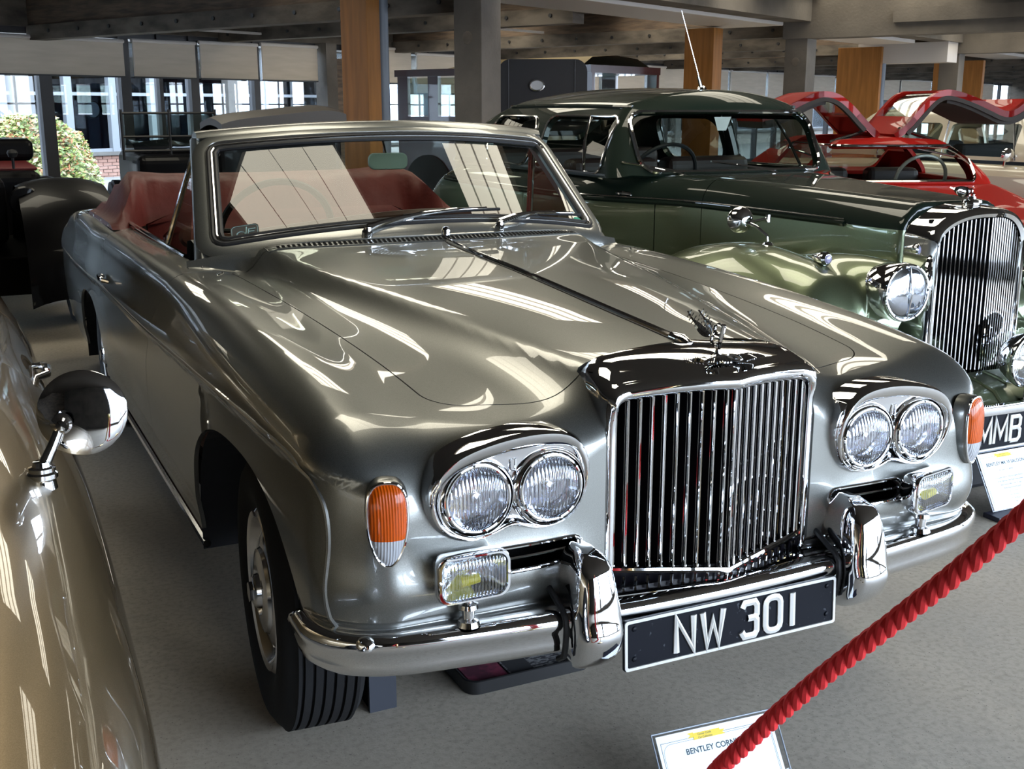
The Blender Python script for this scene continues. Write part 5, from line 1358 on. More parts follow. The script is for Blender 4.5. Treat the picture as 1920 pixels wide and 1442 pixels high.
for sgn in (-1, 1):
    rows = []
    for k in range(7):
        t = k/6; w = .018*math.sin(PI*min(1, t+.15))+.003; c = Vector((MX+sgn*(.003+.004*t), MY+.115+.085*t, 1.150+.012*t-.006*math.sin(PI*t)))
        rows.append([c+Vector((0, 0, w)), c+Vector((sgn*.005, 0, 0)), c+Vector((0, 0, -w))])
    V_, F_ = loft(rows); b.add(V_, F_)
b.build('mascot_wing', CHROME, rg, smooth=True)
b = MB(); Mw = facing((MX+.02, MY+.035, 1.083), (0, -.35, 1), (0, 1, 0))
for sgn in (-1, 1):
    for k in range(6): b.tube([Mw @ Vector((sgn*(.014+k*.007), .004, .002)), Mw @ Vector((sgn*(.020+k*.008), -.016+.002*k, .001))], .0028, 5)
b.tube([Mw @ Vector((.012*math.cos(a), .012*math.sin(a), .003)) for a in np.linspace(0, 2*PI, 16, endpoint=False)], .0025, 5, closed=True); b.build('winged_badge', CHROME, rg)
# centre pass lamp, apron, bumper and plate
c = Vector((MX+.02, MY-.22, .575)); M = facing(c, (-.05, -1, 0)); b = MB(); b.lathe([(.100, .002), (.104, -.008), (.100, -.03), (.088, -.065), (.065, -.10), (.03, -.125), (0, -.13)], M, 44); b.build('pass_lamp_shell', CHROME, mk, smooth=True)
lamp(mk, c, .091, (-.05, -1, 0), 'pass_lamp', lens=lens_mat('amber_clear_lens', (.95, .88, .68), 60), ring=.006, deep=.06)
rows = []
for x in np.linspace(-.78, .78, 41):
    f = .10*(x/.78)**2+.008*math.cos(x*40)*0
    rows.append([(MX+x, MY-.02+f, .50), (MX+x, MY-.10+f, .488), (MX+x, MY-.18+f, .465), (MX+x, MY-.215+f, .43), (MX+x, MY-.21+f, .37)])
V_, F_ = loft(rows, closed=False, caps=False); b = MB(); b.add(V_, F_); ap = b.build('front_apron', GRN_L, mk, smooth=True)
for k in range(-7, 8):
    x = k*.105; f = .10*(x/.78)**2; b = MB(); b.tube([(MX+x, MY-.03+f, .500), (MX+x, MY-.10+f, .489), (MX+x, MY-.18+f, .467), (MX+x, MY-.214+f, .432)], .007, 8); b.build('apron_bead', GRN_L, ap, smooth=True)
b = MB(); b.box(MX-.025, MX+.03, MY-.245, MY-.15, .44, .50); bev(b.build('apron_lug', CHROME2, mk), .01)
b = MB(); P = smooth_pts([(MX-.82, MY+.1, .44), (MX-.74, MY-.12, .43), (MX-.4, MY-.225, .425), (MX, MY-.25, .425), (MX+.4, MY-.225, .425), (MX+.74, MY-.12, .43), (MX+.82, MY+.1, .44)], 6)
b.tube(P, .012, 8, prof=[(-.9, -1.4), (.9, -1.4), (1.2, 0), (.9, 1.4), (-.9, 1.4)]); b.build('front_bumper', CHROME, mk, smooth=True)
pl2 = empty('number_plate', (MX, MY-.25, .345), None, None, parent=mk)
MP2 = Matrix.Translation((MX+.02, MY-.245, .345)) @ Matrix.Rotation(math.radians(90), 4, 'X')
V_, F_ = prism(rrect(.60, .135, .006), MP2, -.008, 0); b = MB(); b.add(V_, F_); b.build('plate_board', NAVY, pl2)
o1 = rrect(.60, .135, .007); o2 = rrect(.586, .121, .004); V_, F_ = loft([[MP2 @ Vector((x, y, h)) for x, y in o] for o, h in ((o1, 0), (o1, .004), (o2, .004), (o2, 0))], caps=False); b = MB(); b.add(V_, F_); b.build('plate_border', WHITE, pl2)
plate_text([('M', -.262), ('M', -.185), ('B', -.105), ('3', .03)], MP2, .088, pl2, w=.014, h=.006)
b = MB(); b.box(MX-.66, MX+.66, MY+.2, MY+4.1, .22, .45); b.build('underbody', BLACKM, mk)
b = MB(); b.box(MX-.34, MX-.18, MY+.0, MY+.14, 0, .20); bl = tag(b.build('support_block', mat('black_block', (.012, .012, .016), .6)), 'square black block on the floor under the number plate of the green saloon', 'block')
b = MB(); b.box(MX-.02, MX+.30, MY+.05, MY+.25, 0, .16); bev(tag(b.build('support_block', MATS['black_block']), 'wider black block on the floor right of the square block under the green saloon', 'block'), .02)
# ================================================================== cars and things further back
RED = mat('bright_red_paint', (0.27, 0.008, 0.005), 0.6, 0.0, .25, spec=.05, coat_rough=0.01)
CREAM = mat('cream_paint', (0.50, 0.46, 0.36), 0.3, 0, 1.0, coat_rough=0.01)
CREAM2 = mat('dull_mauve_cream_paint', (0.36, 0.33, 0.30), 0.35, 0, 1.0, coat_rough=0.02)
BLKP = mat('gloss_black_paint', (0.004, 0.004, 0.005), 0.4, 0, .12, spec=.08, coat_rough=0.02)
GREYIN = mat('grey_door_lining', (0.045, 0.040, 0.037), 0.8, spec=.1)
# ---- red coupe with its doors up
RX, RY_ = 5.35, 3.6
red = empty('coupe_car', (RX, RY_+1.6, 0), 'bright red coupe with both roof-hinged doors raised, behind the green saloon', 'car')
rz = ip([0, .25, .9, 1.3, 1.7, 3.2, 4.2], [.55, .72, .86, .92, .93, .92, .78])
def F_red(x, y, z):
    X = np.abs(x-RX); Y = y-RY_
    hw = .80-.08*sstep(.6, .95, z)-.06*sstep(.5, .0, Y)
    return rmax(rmax(X-hw, z-rz(Y)-.02*sstep(.3, .65, X)*sstep(1.4, .8, Y), .10), np.maximum(-Y+.05, Y-3.95), .2)
V, Fc = wrap(F_red, ((RX-.4, RX+.4), (RY_+.5, RY_+3.8), (.5, .6)), ((RX-1, RX+1), (RY_-.1, RY_+4.5), (.2, 1.1)), .045, 't l r f b')
V, Fc = cut(V, Fc, lambda x, y, z: np.where(z > .80, sdbox(x-RX, y-RY_, 0, 2.15, .56, .72, .1), 1), 1)
panel('body_shell', V, Fc, F_red, RED, red, .03)
def F_rr(x, y, z):
    X = np.abs(x-RX); Y = y-RY_
    return rmax(rmax(X-(.66-.20*sstep(.92, 1.25, z)), z-1.245+.12*X*X+.02*(Y-2.2)**2, .10), np.maximum(1.18+(z-.92)*1.15-Y, Y-(3.5-(z-.9)*1.9)), .08)
V, Fc = wrap(F_rr, ((RX-.25, RX+.25), (RY_+1.9, RY_+2.4), (.98, 1.05)), ((RX-.8, RX+.8), (RY_+1.0, RY_+3.7), (.90, 1.4)), .035, 't l r f b')
gws = lambda x, y, z: np.where((y-RY_ < 1.75) | (y-RY_ > 2.6), sdbox(x-RX, z, 0, 1.055, .535, .125, .05), 1)
gdr = lambda x, y, z: np.where((y-RY_ > 1.62) & (y-RY_ < 2.55), .13-np.abs(x-RX), 1)
Vg, Fg = cut(V, Fc, gws, -1); V, Fc = cut(V, Fc, gws, 1); V, Fc = cut(V, Fc, lambda x, y, z: np.maximum(np.maximum(1.60-(y-RY_), (y-RY_)-2.5), .12-np.abs(x-RX)), 1)
panel('roof', V, Fc, F_rr, RED, red, .03); panel('windscreen_glass', Vg, Fg, F_rr, CGLASS, red, 0)
rim_on(F_rr, [(RX+x, RY_+1.9, 1.055+z) for x, z in dense(rrect(1.07, .25, .05, 5), .04)], (0, -1, 0), .010, CHROME, 'windscreen_rim', red)
for sgn, nm in ((-1, 'raised_door'), (1, 'raised_door')):
    prof = [(.05, 1.26), (.14, 1.33), (.24, 1.45), (.33, 1.545), (.42, 1.585), (.52, 1.575), (.66, 1.53), (.80, 1.47), (.90, 1.43), (.98, 1.45), (1.06, 1.52)]
    if sgn < 0: prof = [(.05, 1.26), (.16, 1.36), (.27, 1.47), (.38, 1.55), (.50, 1.575), (.62, 1.54), (.74, 1.48), (.86, 1.42), (.96, 1.40)]
    P = smooth_pts([(RX+sgn*x, 0, z) for x, z in prof], 4); n = len(P)
    def seg(y0, y1, k0, k1, off, th, nm_, m, par):
        rows = []
        for k in range(k0, k1+1):
            p = P[k]; t = (P[min(k+1, n-1)]-P[max(k-1, 0)]).normalized(); nn = Vector((-t.z, 0, t.x))*(1 if sgn > 0 else -1)
            a = p+nn*off; b_ = p+nn*(off-th); bulge = .03
            rows.append([Vector((a.x, y0, a.z)), Vector((a.x, (y0+y1)/2, a.z+bulge*0)), Vector((a.x, y1, a.z)), Vector((b_.x, y1, b_.z)), Vector((b_.x, y0, b_.z))])
        V_, F_ = loft(rows); q = MB(); q.add(V_, F_); return q.build(nm_, m, par, smooth=True, sharp=40)
    k1 = 14 if sgn > 0 else 12
    ya, yb = RY_+1.62, RY_+2.5
    # roof part and front/rear posts leave a window opening between
    skin = seg(ya, ya+.07, 0, n-1, 0, .05, nm, RED, red)
    seg(yb-.07, yb, 0, n-1, 0, .05, 'door_rear_post', RED, skin)
    seg(ya, yb, 0, 6, 0, .045, 'door_roof_skin', RED, skin)
    seg(ya, yb, k1+4, n-1, 0, .05, 'door_outer_skin', RED, skin)
    seg(ya+.02, yb-.02, k1+3, n-1, -.05, .05, 'door_lining', GREYIN, skin)
    seg(ya-.006, ya+.05, 3, n-2, -.045, .03, 'door_edge_trim', GREYIN, skin)
    seg(ya+.05, yb-.05, 6, k1+4, -.02, .006, 'door_glass', CGLASS, skin)
    q = MB(); q.tube([(RX+sgn*.42, ya+.03, 1.20), (RX+sgn*.10, ya+.05, 1.30)], .014, 8); q.build('gas_strut', CHROME2, red, smooth=True)
b = MB(); b.box(RX-.62, RX+.62, RY_+1.3, RY_+1.5, .70, .93); bev(b.build('dashboard', BLKP, red), .03)
M = facing((RX+.28, RY_+1.62, .93), (0, .9, .4)); b = MB(); b.tube([M @ Vector((.19*math.cos(a), .19*math.sin(a), 0)) for a in np.linspace(0, 2*PI, 32, endpoint=False)], .014, 6, closed=True); b.build('steering_wheel', CREAM2, red, smooth=True)
for x0 in (-.5, .08): b = MB(); b.box(RX+x0, RX+x0+.42, RY_+2.2, RY_+2.4, .3, .98); bev(b.build('seat', mat('dark_seat', (.02, .012, .012), .5), red), .05, 3)
for sgn in (-1, 1): wheel(red, (RX+sgn*.68, RY_+.75, .32), sgn); wheel(red, (RX+sgn*.68, RY_+3.1, .32), sgn)
b = MB(); b.box(RX-.62, RX+.62, RY_+.3, RY_+4.0, .18, .5); b.build('underbody', BLACKM, red)
red.location = (5.02, 4.98, 0); red.rotation_euler = (0, 0, math.radians(-24))
# ---- cream saloon beyond
CX, CY = 7.82, 3.86
cr = empty('saloon_car', (CX, CY+2, 0), 'long cream saloon at the right edge, beyond the red coupe', 'car')
def F_cr(x, y, z):
    X = np.abs(x-CX); Y = y-CY
    return rmax(rmax(X-(.84-.04*sstep(.7, .95, z)), z-(.96+.03*sstep(2.2, 1.2, Y)*0-.05*sstep(3.4, 5, Y)), .07), np.maximum(.05-Y, Y-5.1), .12)
V, Fc = wrap(F_cr, ((CX-.4, CX+.4), (CY+.5, CY+4.6), (.5, .7)), ((CX-1, CX+1), (CY-.1, CY+5.3), (.2, 1.1)), .05, 't l r f b')
V, Fc = cut(V, Fc, lambda x, y, z: np.where(z > .85, sdbox(x-CX, y-CY, 0, 2.7, .66, 1.0, .1), 1), 1)
Vu, Fu = cut(V, Fc, lambda x, y, z: z-.86, 1); V, Fc = cut(V, Fc, lambda x, y, z: z-.86, -1)
panel('upper_body', Vu, Fu, F_cr, CREAM, cr); panel('lower_body', V, Fc, F_cr, CREAM2, cr)
def F_cc(x, y, z):
    X = np.abs(x-CX); Y = y-CY
    return rmax(rmax(X-(.74-.12*sstep(1.0, 1.45, z)), z-1.47+.06*X*X+.02*(Y-2.7)**2, .09), np.maximum(1.45+(z-.95)*.7-Y, Y-(4.3-(z-.9)*1.2)), .08)
V, Fc = wrap(F_cc, ((CX-.4, CX+.4), (CY+2.2, CY+3.3), (1.1, 1.25)), ((CX-.9, CX+.9), (CY+1.2, CY+4.6), (.94, 1.6)), .045, 't l r f b')
g1 = lambda x, y, z: np.where(np.abs(x-CX) > .53, np.minimum(np.minimum(sdbox(y-CY, z, 2.15, 1.17, .40, .145, .04), sdbox(y-CY, z, 3.02, 1.17, .36, .145, .05)), sdbox(y-CY, z, 3.58, 1.15, .14, .10, .05)), np.where((y-CY < 2.0) | (y-CY > 3.7), sdbox(x-CX, z, 0, 1.18, .54, .15, .06), 1))
Vg, Fg = cut(V, Fc, g1, -1); V, Fc = cut(V, Fc, g1, 1); panel('roof', V, Fc, F_cc, CREAM, cr, .03); panel('window_glass', Vg, Fg, F_cc, CGLASS, cr, 0)
b = MB(); b.box(CX-.62, CX+.62, CY+1.5, CY+4.1, .5, .84); b.build('dark_interior', mat('dark_interior_trim', (.012, .01, .012), .8), cr)
for ya in (2.5, 3.5): b = MB(); b.box(CX-.55, CX+.55, CY+ya, CY+ya+.15, .8, 1.12); bev(b.build('seat', MATS['dark_interior_trim'], cr), .04)
for yq in (1.72, 2.58, 3.42): b = MB(); b.tube([(CX-.745, CY+yq, 1.0), (CX-.66, CY+yq+(.12 if yq < 2 else 0), 1.36)], .008, 6); b.build('window_bar', CHROME2, cr, smooth=True)
b = MB(); b.lathe([(0, .02), (.04, .016), (.06, .0), (.05, -.03), (0, -.05)], facing((CX-.80, CY+1.75, 1.05), (-.4, -1, 0)), 20); b.tube([(CX-.80, CY+1.77, 1.03), (CX-.78, CY+1.8, .95)], .01, 6); b.build('wing_mirror', CHROME, cr, smooth=True)
for sgn in (-1, 1): wheel(cr, (CX+sgn*.70, CY+.9, .32), sgn); wheel(cr, (CX+sgn*.70, CY+4.0, .32), sgn)
# brass and red fire-engine bell just showing over the doors
bl = tag(empty('brass_bell', B(11.9, -2.2, 0), 'small brass topped red fitting rising above the raised red door', 'bell'))
bp_ = Vector((8.75, 5.55, 0)); bl.location = bp_
b = MB(); b.lathe([(0, .17), (.03, .165), (.06, .14), (.075, .10), (.08, .06), (.09, .05), (.09, .04), (.05, .03), (.05, 0)], Matrix.Translation((8.75, 5.55, 1.50)), 24); b.build('bell_dome', mat('polished_brass', (.75, .55, .22), .12, 1.0), bl, smooth=True)
b = MB(); b.lathe([(0, 1.50), (.10, 1.50), (.11, 1.44), (.07, 1.40), (.05, 1.35), (.05, 0), (.18, 0)], Matrix.Translation((8.75, 5.55, 0)), 20); b.build('red_post', RED, bl, smooth=True, sharp=50)

# ---- vintage black tourer at the left
def fender(parent, x0, x1, pts, th, m, name='wing', crown=.05):
    P = smooth_pts([(0, y, z) for y, z in pts], 5); rows = []
    for p in P:
        row = []
        for k in range(9):
            u = -1+2*k/8; row.append(Vector(((x0+x1)/2+(x1-x0)/2*u, p.y, p.z-crown*abs(u)**2.5)))
        rows.append(row)
    V_, F_ = loft(rows, closed=False, caps=False); b = MB(); b.add(V_, F_); b.add([(v[0], v[1], v[2]-th) for v in V_], F_); return b.build(name, m, parent, smooth=True, sharp=60)
TX, TY = -1.36, 6.4
tour = empty('vintage_car', (TX, TY+1.6, 0), 'black vintage tourer with sweeping wings at the far left, behind the champagne car', 'car')
def boxy(parent, name, m, x0, x1, y0, y1, z0, z1, r=.06):
    b = MB(); b.box(x0, x1, y0, y1, z0, z1); return bev(b.build(name, m, parent), r, 4)
boxy(tour, 'bonnet', BLKP, TX-.30, TX+.30, TY+.2, TY+1.5, .55, 1.02, .08)
boxy(tour, 'body_tub', BLKP, TX-.62, TX+.62, TY+1.5, TY+3.6, .45, .98, .08)
boxy(tour, 'cockpit_edge', mat('dull_red_trim', (.12, .012, .012), .5), TX-.60, TX+.60, TY+1.7, TY+3.3, .975, 1.005, .02)
boxy(tour, 'folded_hood', BLKP, TX-.66, TX+.66, TY+2.9, TY+3.6, 1.0, 1.19, .06)
for sgn in (-1, 1):
    fender(tour, TX+sgn*.92, TX+sgn*.36, [(TY-.50, .30), (TY-.46, .62), (TY-.25, .86), (TY+.1, .97), (TY+.5, .98), (TY+.9, .86), (TY+1.25, .60), (TY+1.6, .36), (TY+2.3, .34)], .02, BLKP, 'front_wing', .05)
    fender(tour, TX+sgn*.90, TX+sgn*.56, [(TY+2.4, .36), (TY+2.7, .70), (TY+3.1, .86), (TY+3.5, .74), (TY+3.85, .42)], .02, BLKP, 'rear_wing', .08)
    wheel(tour, (TX+sgn*.70, TY+.38, .36), sgn, 0, .37, .14, .25); wheel(tour, (TX+sgn*.70, TY+3.1, .36), sgn, 0, .37, .14, .25)
    b = MB(); b.lathe([(0, .02), (.09, .01), (.10, -.01), (.08, -.08), (.03, -.14)], facing((TX+sgn*.40, TY-.02, .86), (0, -1, 0)), 24); b.build('headlamp', BLKP, tour, smooth=True)
    b = MB(); b.tube(smooth_pts([(TX+sgn*.93, TY-.15, .62), (TX+sgn*.93, TY+.25, .86), (TX+sgn*.93, TY+.7, .80), (TX+sgn*.93, TY+1.2, .52)], 5), .010, 6); b.build('wing_beading', mat('aged_brass_trim', (.45, .36, .2), .3, .8), tour, smooth=True)
b = MB(); b.tube([(TX+.42, TY+1.5, 1.0), (TX+.42, TY+1.5, 1.10)], .012, 6); b.lathe([(0, .03), (.03, .02), (.04, 0), (.03, -.03), (0, -.04)], Matrix.Translation((TX+.42, TY+1.5, 1.12)), 16); b.build('horn_bulb', BLACK, tour, smooth=True)
boxy(tour, 'chassis', BLACKM, TX-.5, TX+.5, TY+.0, TY+3.7, .25, .5, .02)
# ---- black car with upright folding screen behind the red cover
KX, KY = .60, 9.65
kc = empty('vintage_car', (KX, KY+1, 0), 'black vintage car with upright framed screen, behind the red hood cover', 'car')
boxy(kc, 'body_tub', BLKP, KX-.36, KX+.62, KY+.25, KY+1.6, .4, 1.04, .10); boxy(kc, 'scuttle', BLKP, KX-.40, KX+.60, KY-.1, KY+.3, .5, 1.02, .08); boxy(kc, 'bonnet', BLKP, KX-.3, KX+.3, KY-1.2, KY-.1, .4, .78, .12)
P = [[Vector((KX+x, KY+.35+.25*k+.03*math.sin(9*x+k), 1.08+.05*math.sin(5*x+2*k)+.02*k-.03*abs(x))) for x in np.linspace(-.34, .6, 17)] for k in range(4)]
V_, F_ = loft(P, closed=False, caps=False); b = MB(); b.add(V_, F_); b.build('tonneau_cloth', mat('dark_blue_black_vinyl', (.008, .010, .016), .25, coat=.5), kc, smooth=True)
sc_ = MB()
for z in (1.06, 1.19, 1.405): sc_.tube([(KX-.50, KY, z), (KX+.36, KY, z)], .013, 6)
for x in (-.50, -.07, .36): sc_.tube([(KX+x, KY, .98), (KX+x, KY, 1.44)], .014, 6)
scr = sc_.build('screen_frame', BLACK, kc)
b = MB(); b.box(KX-.49, KX+.35, KY-.002, KY+.002, 1.10, 1.40); b.build('screen_glass', CGLASS, scr)
for sgn in (-1, 1):
    wheel(kc, (KX+.1+sgn*.54, KY-.9, .36), sgn, 0, .37, .14, .25); wheel(kc, (KX+.1+sgn*.54, KY+1.2, .36), sgn, 0, .37, .14, .25)
    fender(kc, KX+.1+sgn*.72, KX+.1+sgn*.40, [(KY-1.4, .4), (KY-1.25, .66), (KY-.95, .76), (KY-.6, .64), (KY-.3, .4)], .02, BLKP, 'front_wing', .08)
# ---- car with a grey-brown vinyl roof, just over the screen's top rail
VX, VY = .86, 6.9
vc = empty('saloon_car', (VX, VY+1, 0), 'dark car whose low grey-brown vinyl hood shows above the grey windscreen', 'car')
rows = []
for k in range(15):
    t = k/14; y = VY-.1+.8*t; zz = 1.372+.075*math.sin(PI*min(1, t*.7+.15))
    rows.append([Vector((VX+x, y, zz+.10*x-.012-.05*abs(x/.50)**6+.01)) for x in np.linspace(-.44, .50, 17)]+[Vector((VX+x, y, zz-.12)) for x in np.linspace(.50, -.44, 5)])
V_, F_ = loft(rows); b = MB(); b.add(V_, F_); b.build('vinyl_hood', mat('grey_brown_vinyl', (.045, .038, .034), .55), vc, smooth=True, sharp=50)
boxy(vc, 'body', BLKP, VX-.6, VX+.6, VY-1.2, VY+1.0, .25, .92, .12); boxy(vc, 'cabin', BLKP, VX-.48, VX+.48, VY-.05, VY+.8, .90, 1.29, .06)
for sgn in (-1, 1): wheel(vc, (VX+sgn*.52, VY-.75, .33), sgn); wheel(vc, (VX+sgn*.52, VY+.55, .33), sgn)
# ---- black car with raised hood seen from behind, oval rear light
HX, HY = 4.05, 7.9
hc = empty('vintage_car', (HX, HY, 0), 'car with tall black fabric hood and small oval rear window, above the green roof', 'car')
c0 = Vector((3.86, 8.42, 0)); ux = Vector((.90, -.435, 0)); uy = Vector((.435, .90, 0))
def HP(x, y, z): return c0+ux*x+uy*y+Vector((0, 0, z))
ol = rrect(.86, .56, .12, 6)
HOODM = mat('black_hood_cloth', (.010, .010, .013), .8)
rows = [[HP(x*s, y, 1.63+z*(s*.5+.5)) for x, z in ol] for y, s in ((.0, 1), (.9, 1.04), (1.4, .98))]
V_, F_ = loft(rows); V_ = list(V_); b = MB(); b.add(V_, F_); b.build('raised_hood', HOODM, hc, smooth=True, sharp=40)
for x in (-.33, .31): b = MB(); b.tube([HP(x, -.004, 1.36), HP(x, -.004, 1.90)], .004, 5); b.build('hood_seam', BLACK, hc)
Mh = Matrix((ux, Vector((0, 0, 1)), -uy)).transposed().to_4x4(); Mh.translation = HP(-.055, -.012, 1.665)
b = MB(); b.tube([Mh @ Vector((.068*math.cos(a), .05*math.sin(a), 0)) for a in np.linspace(0, 2*PI, 28, endpoint=False)], .010, 6, closed=True); b.build('rear_window_rim', CHROME2, hc, smooth=True)
b = MB(); b.add([Mh @ Vector((.066*math.cos(a), .048*math.sin(a), .002)) for a in np.linspace(0, 2*PI, 28, endpoint=False)], [tuple(range(28))]); b.build('rear_window_pane', mat('grey_window', (.30, .31, .33), .1), hc)
b = MB(); b.box(-.6, .6, .0, 2.4, .35, 1.33, fr=lambda x, y, z: HP(x, y, z)); bev(b.build('body_tub', BLKP, hc), .08, 3)
for sx in (-.6, .6):
    for yy in (.3, 2.2):
        b = MB(); q = HP(sx, yy, .36); b.lathe([(.26, .06), (.34, .07), (.37, .04), (.37, -.04), (.34, -.07), (.26, -.06), (.05, -.03), (0, -.03)], facing(q, ux), 36); b.build('wheel', TYRE, hc, smooth=True)
# ---- dark red coach, left of the concrete column
coach = empty('coach', B(3.6, 3.5, 0), 'dark red high-roofed coach with three tall windows, left of the concrete column', 'coach')
MAR = mat('dark_maroon_paint', (.035, .008, .009), .3, 0, .6); q0 = Vector((4.28, 13.3, 0)); q1 = Vector((4.86, 12.0, 0)); d = (q1-q0)
def CP(u, w, z): return q0+d*u+Vector((.90, .43, 0))*w+Vector((0, 0, z))
Lu = d.length
def cbox(name, u0, u1, w0, w1, z0, z1, m, par=coach): b = MB(); b.box(u0, u1, w0, w1, z0, z1, fr=lambda x, y, z: CP(x, y, z)); return b.build(name, m, par)
cbox('lower_panel', -.1, 2.2, 0, 1.5, .5, 1.34, MAR)
cbox('roof_panel', -.12, 2.2, -.03, 1.53, 1.86, 1.95, MAR)
for u0_, u1_ in ((-.1, .03), (.30, .43), (.70, .82), (1.12, 1.25), (1.6, 1.75), (2.1, 2.2)): cbox('window_pillar', u0_, u1_, 0, .06, 1.34, 1.86, MAR); cbox('window_pillar', u0_, u1_, 1.44, 1.5, 1.34, 1.86, MAR)
cbox('window_glass', -.05, 2.15, .03, .034, 1.36, 1.84, CGLASS)
rows = [[CP(u, w, 1.95+h*math.sin(PI*min(1, max(0, (u-.55)/.2))*.5 if u < .75 else PI/2)) for w, h in ((.0, 0), (.2, .10), (.7, .13), (1.2, .10), (1.5, 0))] for u in (.55, .62, .7, .75, 1.2, 2.1)]
V_, F_ = loft(rows, closed=False, caps=False); b = MB(); b.add(V_, F_); b.build('rolled_canvas', mat('tan_canvas', (.16, .12, .06), .8), coach, smooth=True)
for w in (.0, 1.5):
    for u in (.3, 1.8):
        p = CP(u, w, .42); b = MB(); b.lathe([(.30, .04), (.36, .05), (.42, .03), (.42, -.03), (.36, -.05), (.06, -.06), (0, -.06)], facing(p, Vector((.90, .43, 0))), 32); b.build('wheel', TYRE, coach, smooth=True)
# round sign hanging in the building opposite, seen through the panes
b = MB(); b.lathe([(0, .01), (.20, .01), (.21, 0)], facing(B(7.95, TB+1.0, 1.42), (-BB[0], -BB[1], 0)), 30); sg = b.build('round_sign', mat('pale_sign', (.75, .73, .62), .6), ob, smooth=True)
b = MB(); b.tube([Vector(B(7.95, TB+.98, 1.42))+Vector((BA[0]*.19*math.cos(a), BA[1]*.19*math.cos(a), .19*math.sin(a))) for a in np.linspace(0, 2*PI, 24, endpoint=False)], .012, 5, closed=True); b.build('sign_rim', BLACK, sg)
# exit sign by the second brown pillar
es = tag(empty('exit_sign', B(6.30, 1.2, 2.02), 'small green exit sign beside the second brown pillar', 'sign'))
b = MB(); bbx(b, 6.22, 6.42, 1.18, 1.2, 1.94, 2.10); b.build('sign_plate', mat('sign_green', (.10, .22, .04), .5, emit=((.2, .5, .08), .3)), es)
b = MB(); bbx(b, 6.30, 6.34, 1.172, 1.178, 1.97, 2.07); bbx(b, 6.26, 6.38, 1.172, 1.178, 2.0, 2.03); b.build('sign_arrow', WHITE, es)
b = MB(); bbx(b, 6.31, 6.33, 1.19, 1.22, 2.1, 2.46); b.build('sign_hanger', STEEL, es)

# ================================================================== rope and cards
ROPE = mat('red_rope_cotton', (0.72, 0.030, 0.035), 0.75, bump=(400, .3, .001, (1, 1, 1)))
pts = [Vector(p) for p in ((-0.243, -0.873, 1.010), (-0.245, -0.838, 0.967), (-0.261, -0.764, 0.872), (-0.279, -0.680, 0.770), (-0.306, -0.593, 0.662), (-0.326, -0.518, 0.565), (-0.348, -0.435, 0.451), (-0.363, -0.389, 0.381))]
e = pts[-1]; pts += [e+Vector((-.20, -.07, -.085)), e+Vector((-.42, -.20, -.06)), e+Vector((-.62, -.42, .10)), Vector((-1.00, -1.11, .88))]
post_r = pts[0]+(pts[0]-pts[2])*.85+Vector((0, 0, -.03)); pts = [post_r+(pts[0]-post_r).normalized()*.035]+pts
path_r = smooth_pts(pts, 26)
L_ = [0.0]
for i in range(1, len(path_r)): L_.append(L_[-1]+(path_r[i]-path_r[i-1]).length)
rope = empty('barrier_rope', path_r[len(path_r)//2], 'thick twisted red rope sagging across the bottom right corner', 'rope')
NS = 900
def sample(t):
    d_ = t*L_[-1]; i = int(np.searchsorted(L_, d_)) ; i = min(max(i, 1), len(L_)-1); k_ = (d_-L_[i-1])/(L_[i]-L_[i-1]+1e-9); return path_r[i-1].lerp(path_r[i], k_)
C_ = [sample(k/NS) for k in range(NS+1)]
for st in range(3):
    P = []
    for k in range(NS+1):
        t = (C_[min(k+1, NS)]-C_[max(k-1, 0)]).normalized(); a = t.cross(Vector((0, 0, 1))).normalized(); b_ = t.cross(a)
        ph = -2*PI*(k/NS*L_[-1])/.066+2*PI*st/3
        P.append(C_[k]+a*(.0068*math.cos(ph))+b_*(.0068*math.sin(ph)))
    b = MB(); b.tube(P, .0085, 9); b.build('rope_strand', ROPE, rope, smooth=True)
for p, lab in ((post_r, 'brass rope post beyond the right edge'), (Vector((-1.02, -1.15, .90)), 'brass rope post below the left edge of the photo')):
    po = empty('rope_post', (p.x, p.y, 0), lab, 'post')
    b = MB(); b.lathe([(0, p.z+.05), (.02, p.z+.04), (.022, p.z+.01), (.012, p.z), (.012, .03), (.10, .015), (.12, 0)], Matrix.Translation((p.x, p.y, 0)), 24); b.build('post_body', MATS['polished_brass'], po, smooth=True)
PAPER = mat('white_card', (.72, .76, .82), .4, coat=.3); INK = mat('dark_print_ink', (.02, .05, .07), .6); BAN = mat('yellow_banner', (.75, .55, .05), .6); GREYI = mat('grey_print_ink', (.25, .27, .30), .7)
CLEAR = glass('clear_acrylic', (.95, .97, 1), 1.3)
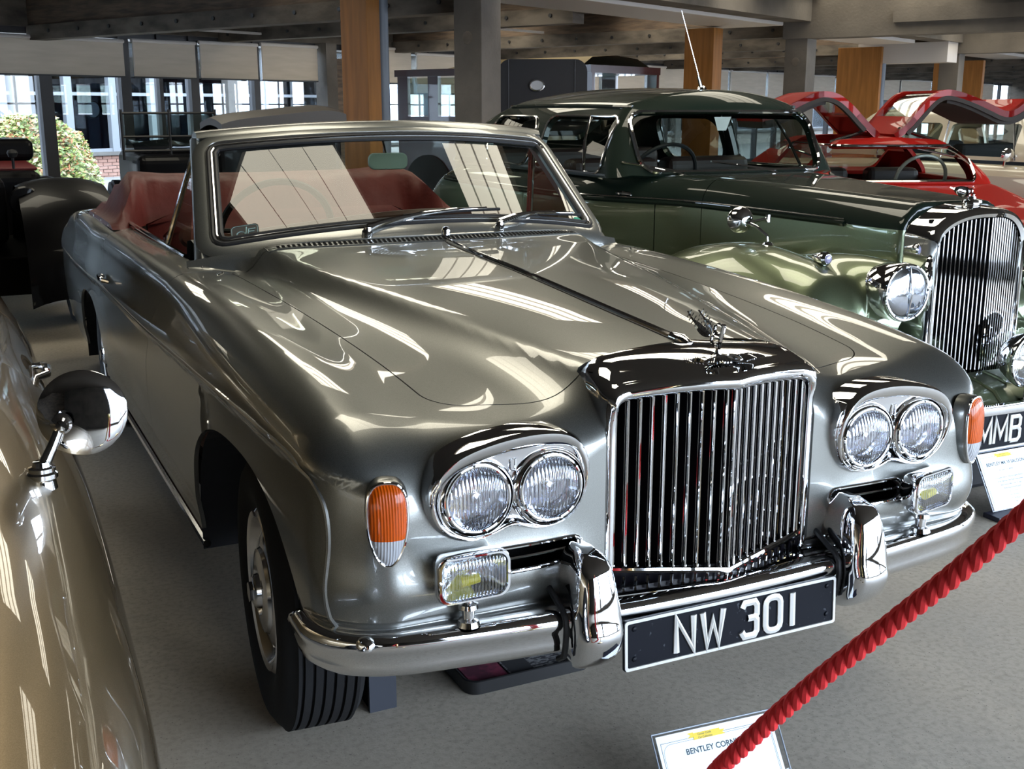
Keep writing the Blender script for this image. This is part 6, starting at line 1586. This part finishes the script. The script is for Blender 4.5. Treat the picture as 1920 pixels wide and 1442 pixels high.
def card(o, M, w, h, lines, lab, ban=True):
    """M: local x across, y up the card, z towards the reader; origin at top left"""
    t = empty('information_card', M.translation, lab, 'card')
    b = MB(); V_, F_ = prism([(0, 0), (0, -h), (w, -h), (w, 0)], M, 0, .001); b.add(V_, F_); b.build('card_sheet', PAPER, t)
    V_, F_ = prism([(-.008, .006), (-.008, -h-.008), (w+.014, -h-.008), (w+.014, .006)], M, -.004, -.001); b = MB(); b.add(V_, F_); b.build('acrylic_back', CLEAR, t)
    b = MB()
    for (x0, y0, x1, y1) in ((-.008, .006, w+.014, .006), (-.008, .006, -.008, -h), (w+.014, .006, w+.014, -h)): b.tube([M @ Vector((x0, y0, .0)), M @ Vector((x1, y1, .0))], .0018, 6)
    b.build('acrylic_edge', mat('grey_acrylic_edge', (.25, .28, .33), .2), t)
    b = MB(); b.tube([M @ Vector(p) for p in ((.008, -.016, .0012), (w-.008, -.016, .0012), (w-.008, -h+.008, .0012), (.008, -h+.008, .0012))], .0006, 4, closed=True); b.build('border_line', INK, t)
    b = MB(); b.tube([M @ Vector((x+w/2, y-h/2-.004, .0012)) for x, y in rrect(w-.022, h-.032, .02, 6)], .0003, 4, closed=True); b.build('inner_border', INK, t)
    b = MB(); c = w*.42
    V_, F_ = prism([(c-.032, -.022), (c-.032, -.008), (c+.034, -.008), (c+.034, -.022)], M, .0013, .0018); b.add(V_, F_)
    V_, F_ = prism([(c-.046, -.016), (c-.038, -.0115), (c-.046, -.006), (c-.030, -.006), (c-.030, -.016)], M, .0013, .0016); b.add(V_, F_)
    V_, F_ = prism([(c+.046, -.022), (c+.040, -.0175), (c+.046, -.012), (c+.030, -.012), (c+.030, -.022)], M, .0013, .0016); b.add(V_, F_)
    b.build('ribbon_banner', BAN, t, kind='stuff')
    tx = [('Caister Castle', .0058, c-.021, -.0138), ('Car Collection', .0058, c-.021, -.0208)]
    for s_, sz, x, y in tx: text_mesh(s_, sz, M @ Matrix.Translation((x, y, .0021)), INK, 'banner_text', t)
    for s_, sz, x, y, al, m_ in lines: text_mesh(s_, sz, M @ Matrix.Translation((x, y, .0014)), m_, 'card_text', t, align=al, bold=sz*.018)
    return t
def cmat(tl, tr, lean):
    x = (Vector(tr)-Vector(tl)).normalized(); n0 = x.cross(Vector((0, 0, 1))).normalized()
    up = (Vector((0, 0, 1))*math.cos(lean)-n0*math.sin(lean)*1).normalized(); n = x.cross(up).normalized()
    M = Matrix((x, up, n)).transposed().to_4x4(); M.translation = Vector(tl); return M
M1 = cmat((-.157, .083, .152), (.143, .062, .152), math.radians(35))
card(None, M1, .285, .185, [('BENTLEY CORNICHE', .0168, .062, -.048, 'LEFT', INK)], 'white information card in clear stand at the bottom edge, rope crossing it')
b = MB(); b.box(-.15, .14, -.16, -.03, 0, .006); bev(tag(b.build('card_stand', mat('black_stand', (.015, .015, .03), .4)), 'dark base under the information card at the bottom edge', 'stand'), .003)
M2 = cmat((1.925, 1.150, .205), (2.23, 1.150, .205), math.radians(30))
body = ['Purchased new in 1950 by English Electric', 'of its chairman The Right Honourable', 'who looked after it for 10 years', 'Performance specification', '1st    22 m.p.h.', '2nd   43 m.p.h.', '3rd   63 m.p.h.', '4th']
card(None, M2, .30, .212, [('BENTLEY MK VI SALOON', .0175, .030, -.050, 'LEFT', INK), ('4\u00bc Litre    6 cylinder', .0085, .085, -.072, 'LEFT', GREYI)]+[(q, .0085, .125+.0, -.100-.0135*i, 'CENTER', GREYI) for i, q in enumerate(body)], 'white information card leaning on the floor in front of the green saloon')
b = MB(); b.box(1.885, 2.24, .985, 1.06, 0, .018); bev(tag(b.build('card_stand', MATS['black_stand']), 'black base under the card in front of the green saloon', 'stand'), .003)
bpy.context.view_layer.update()
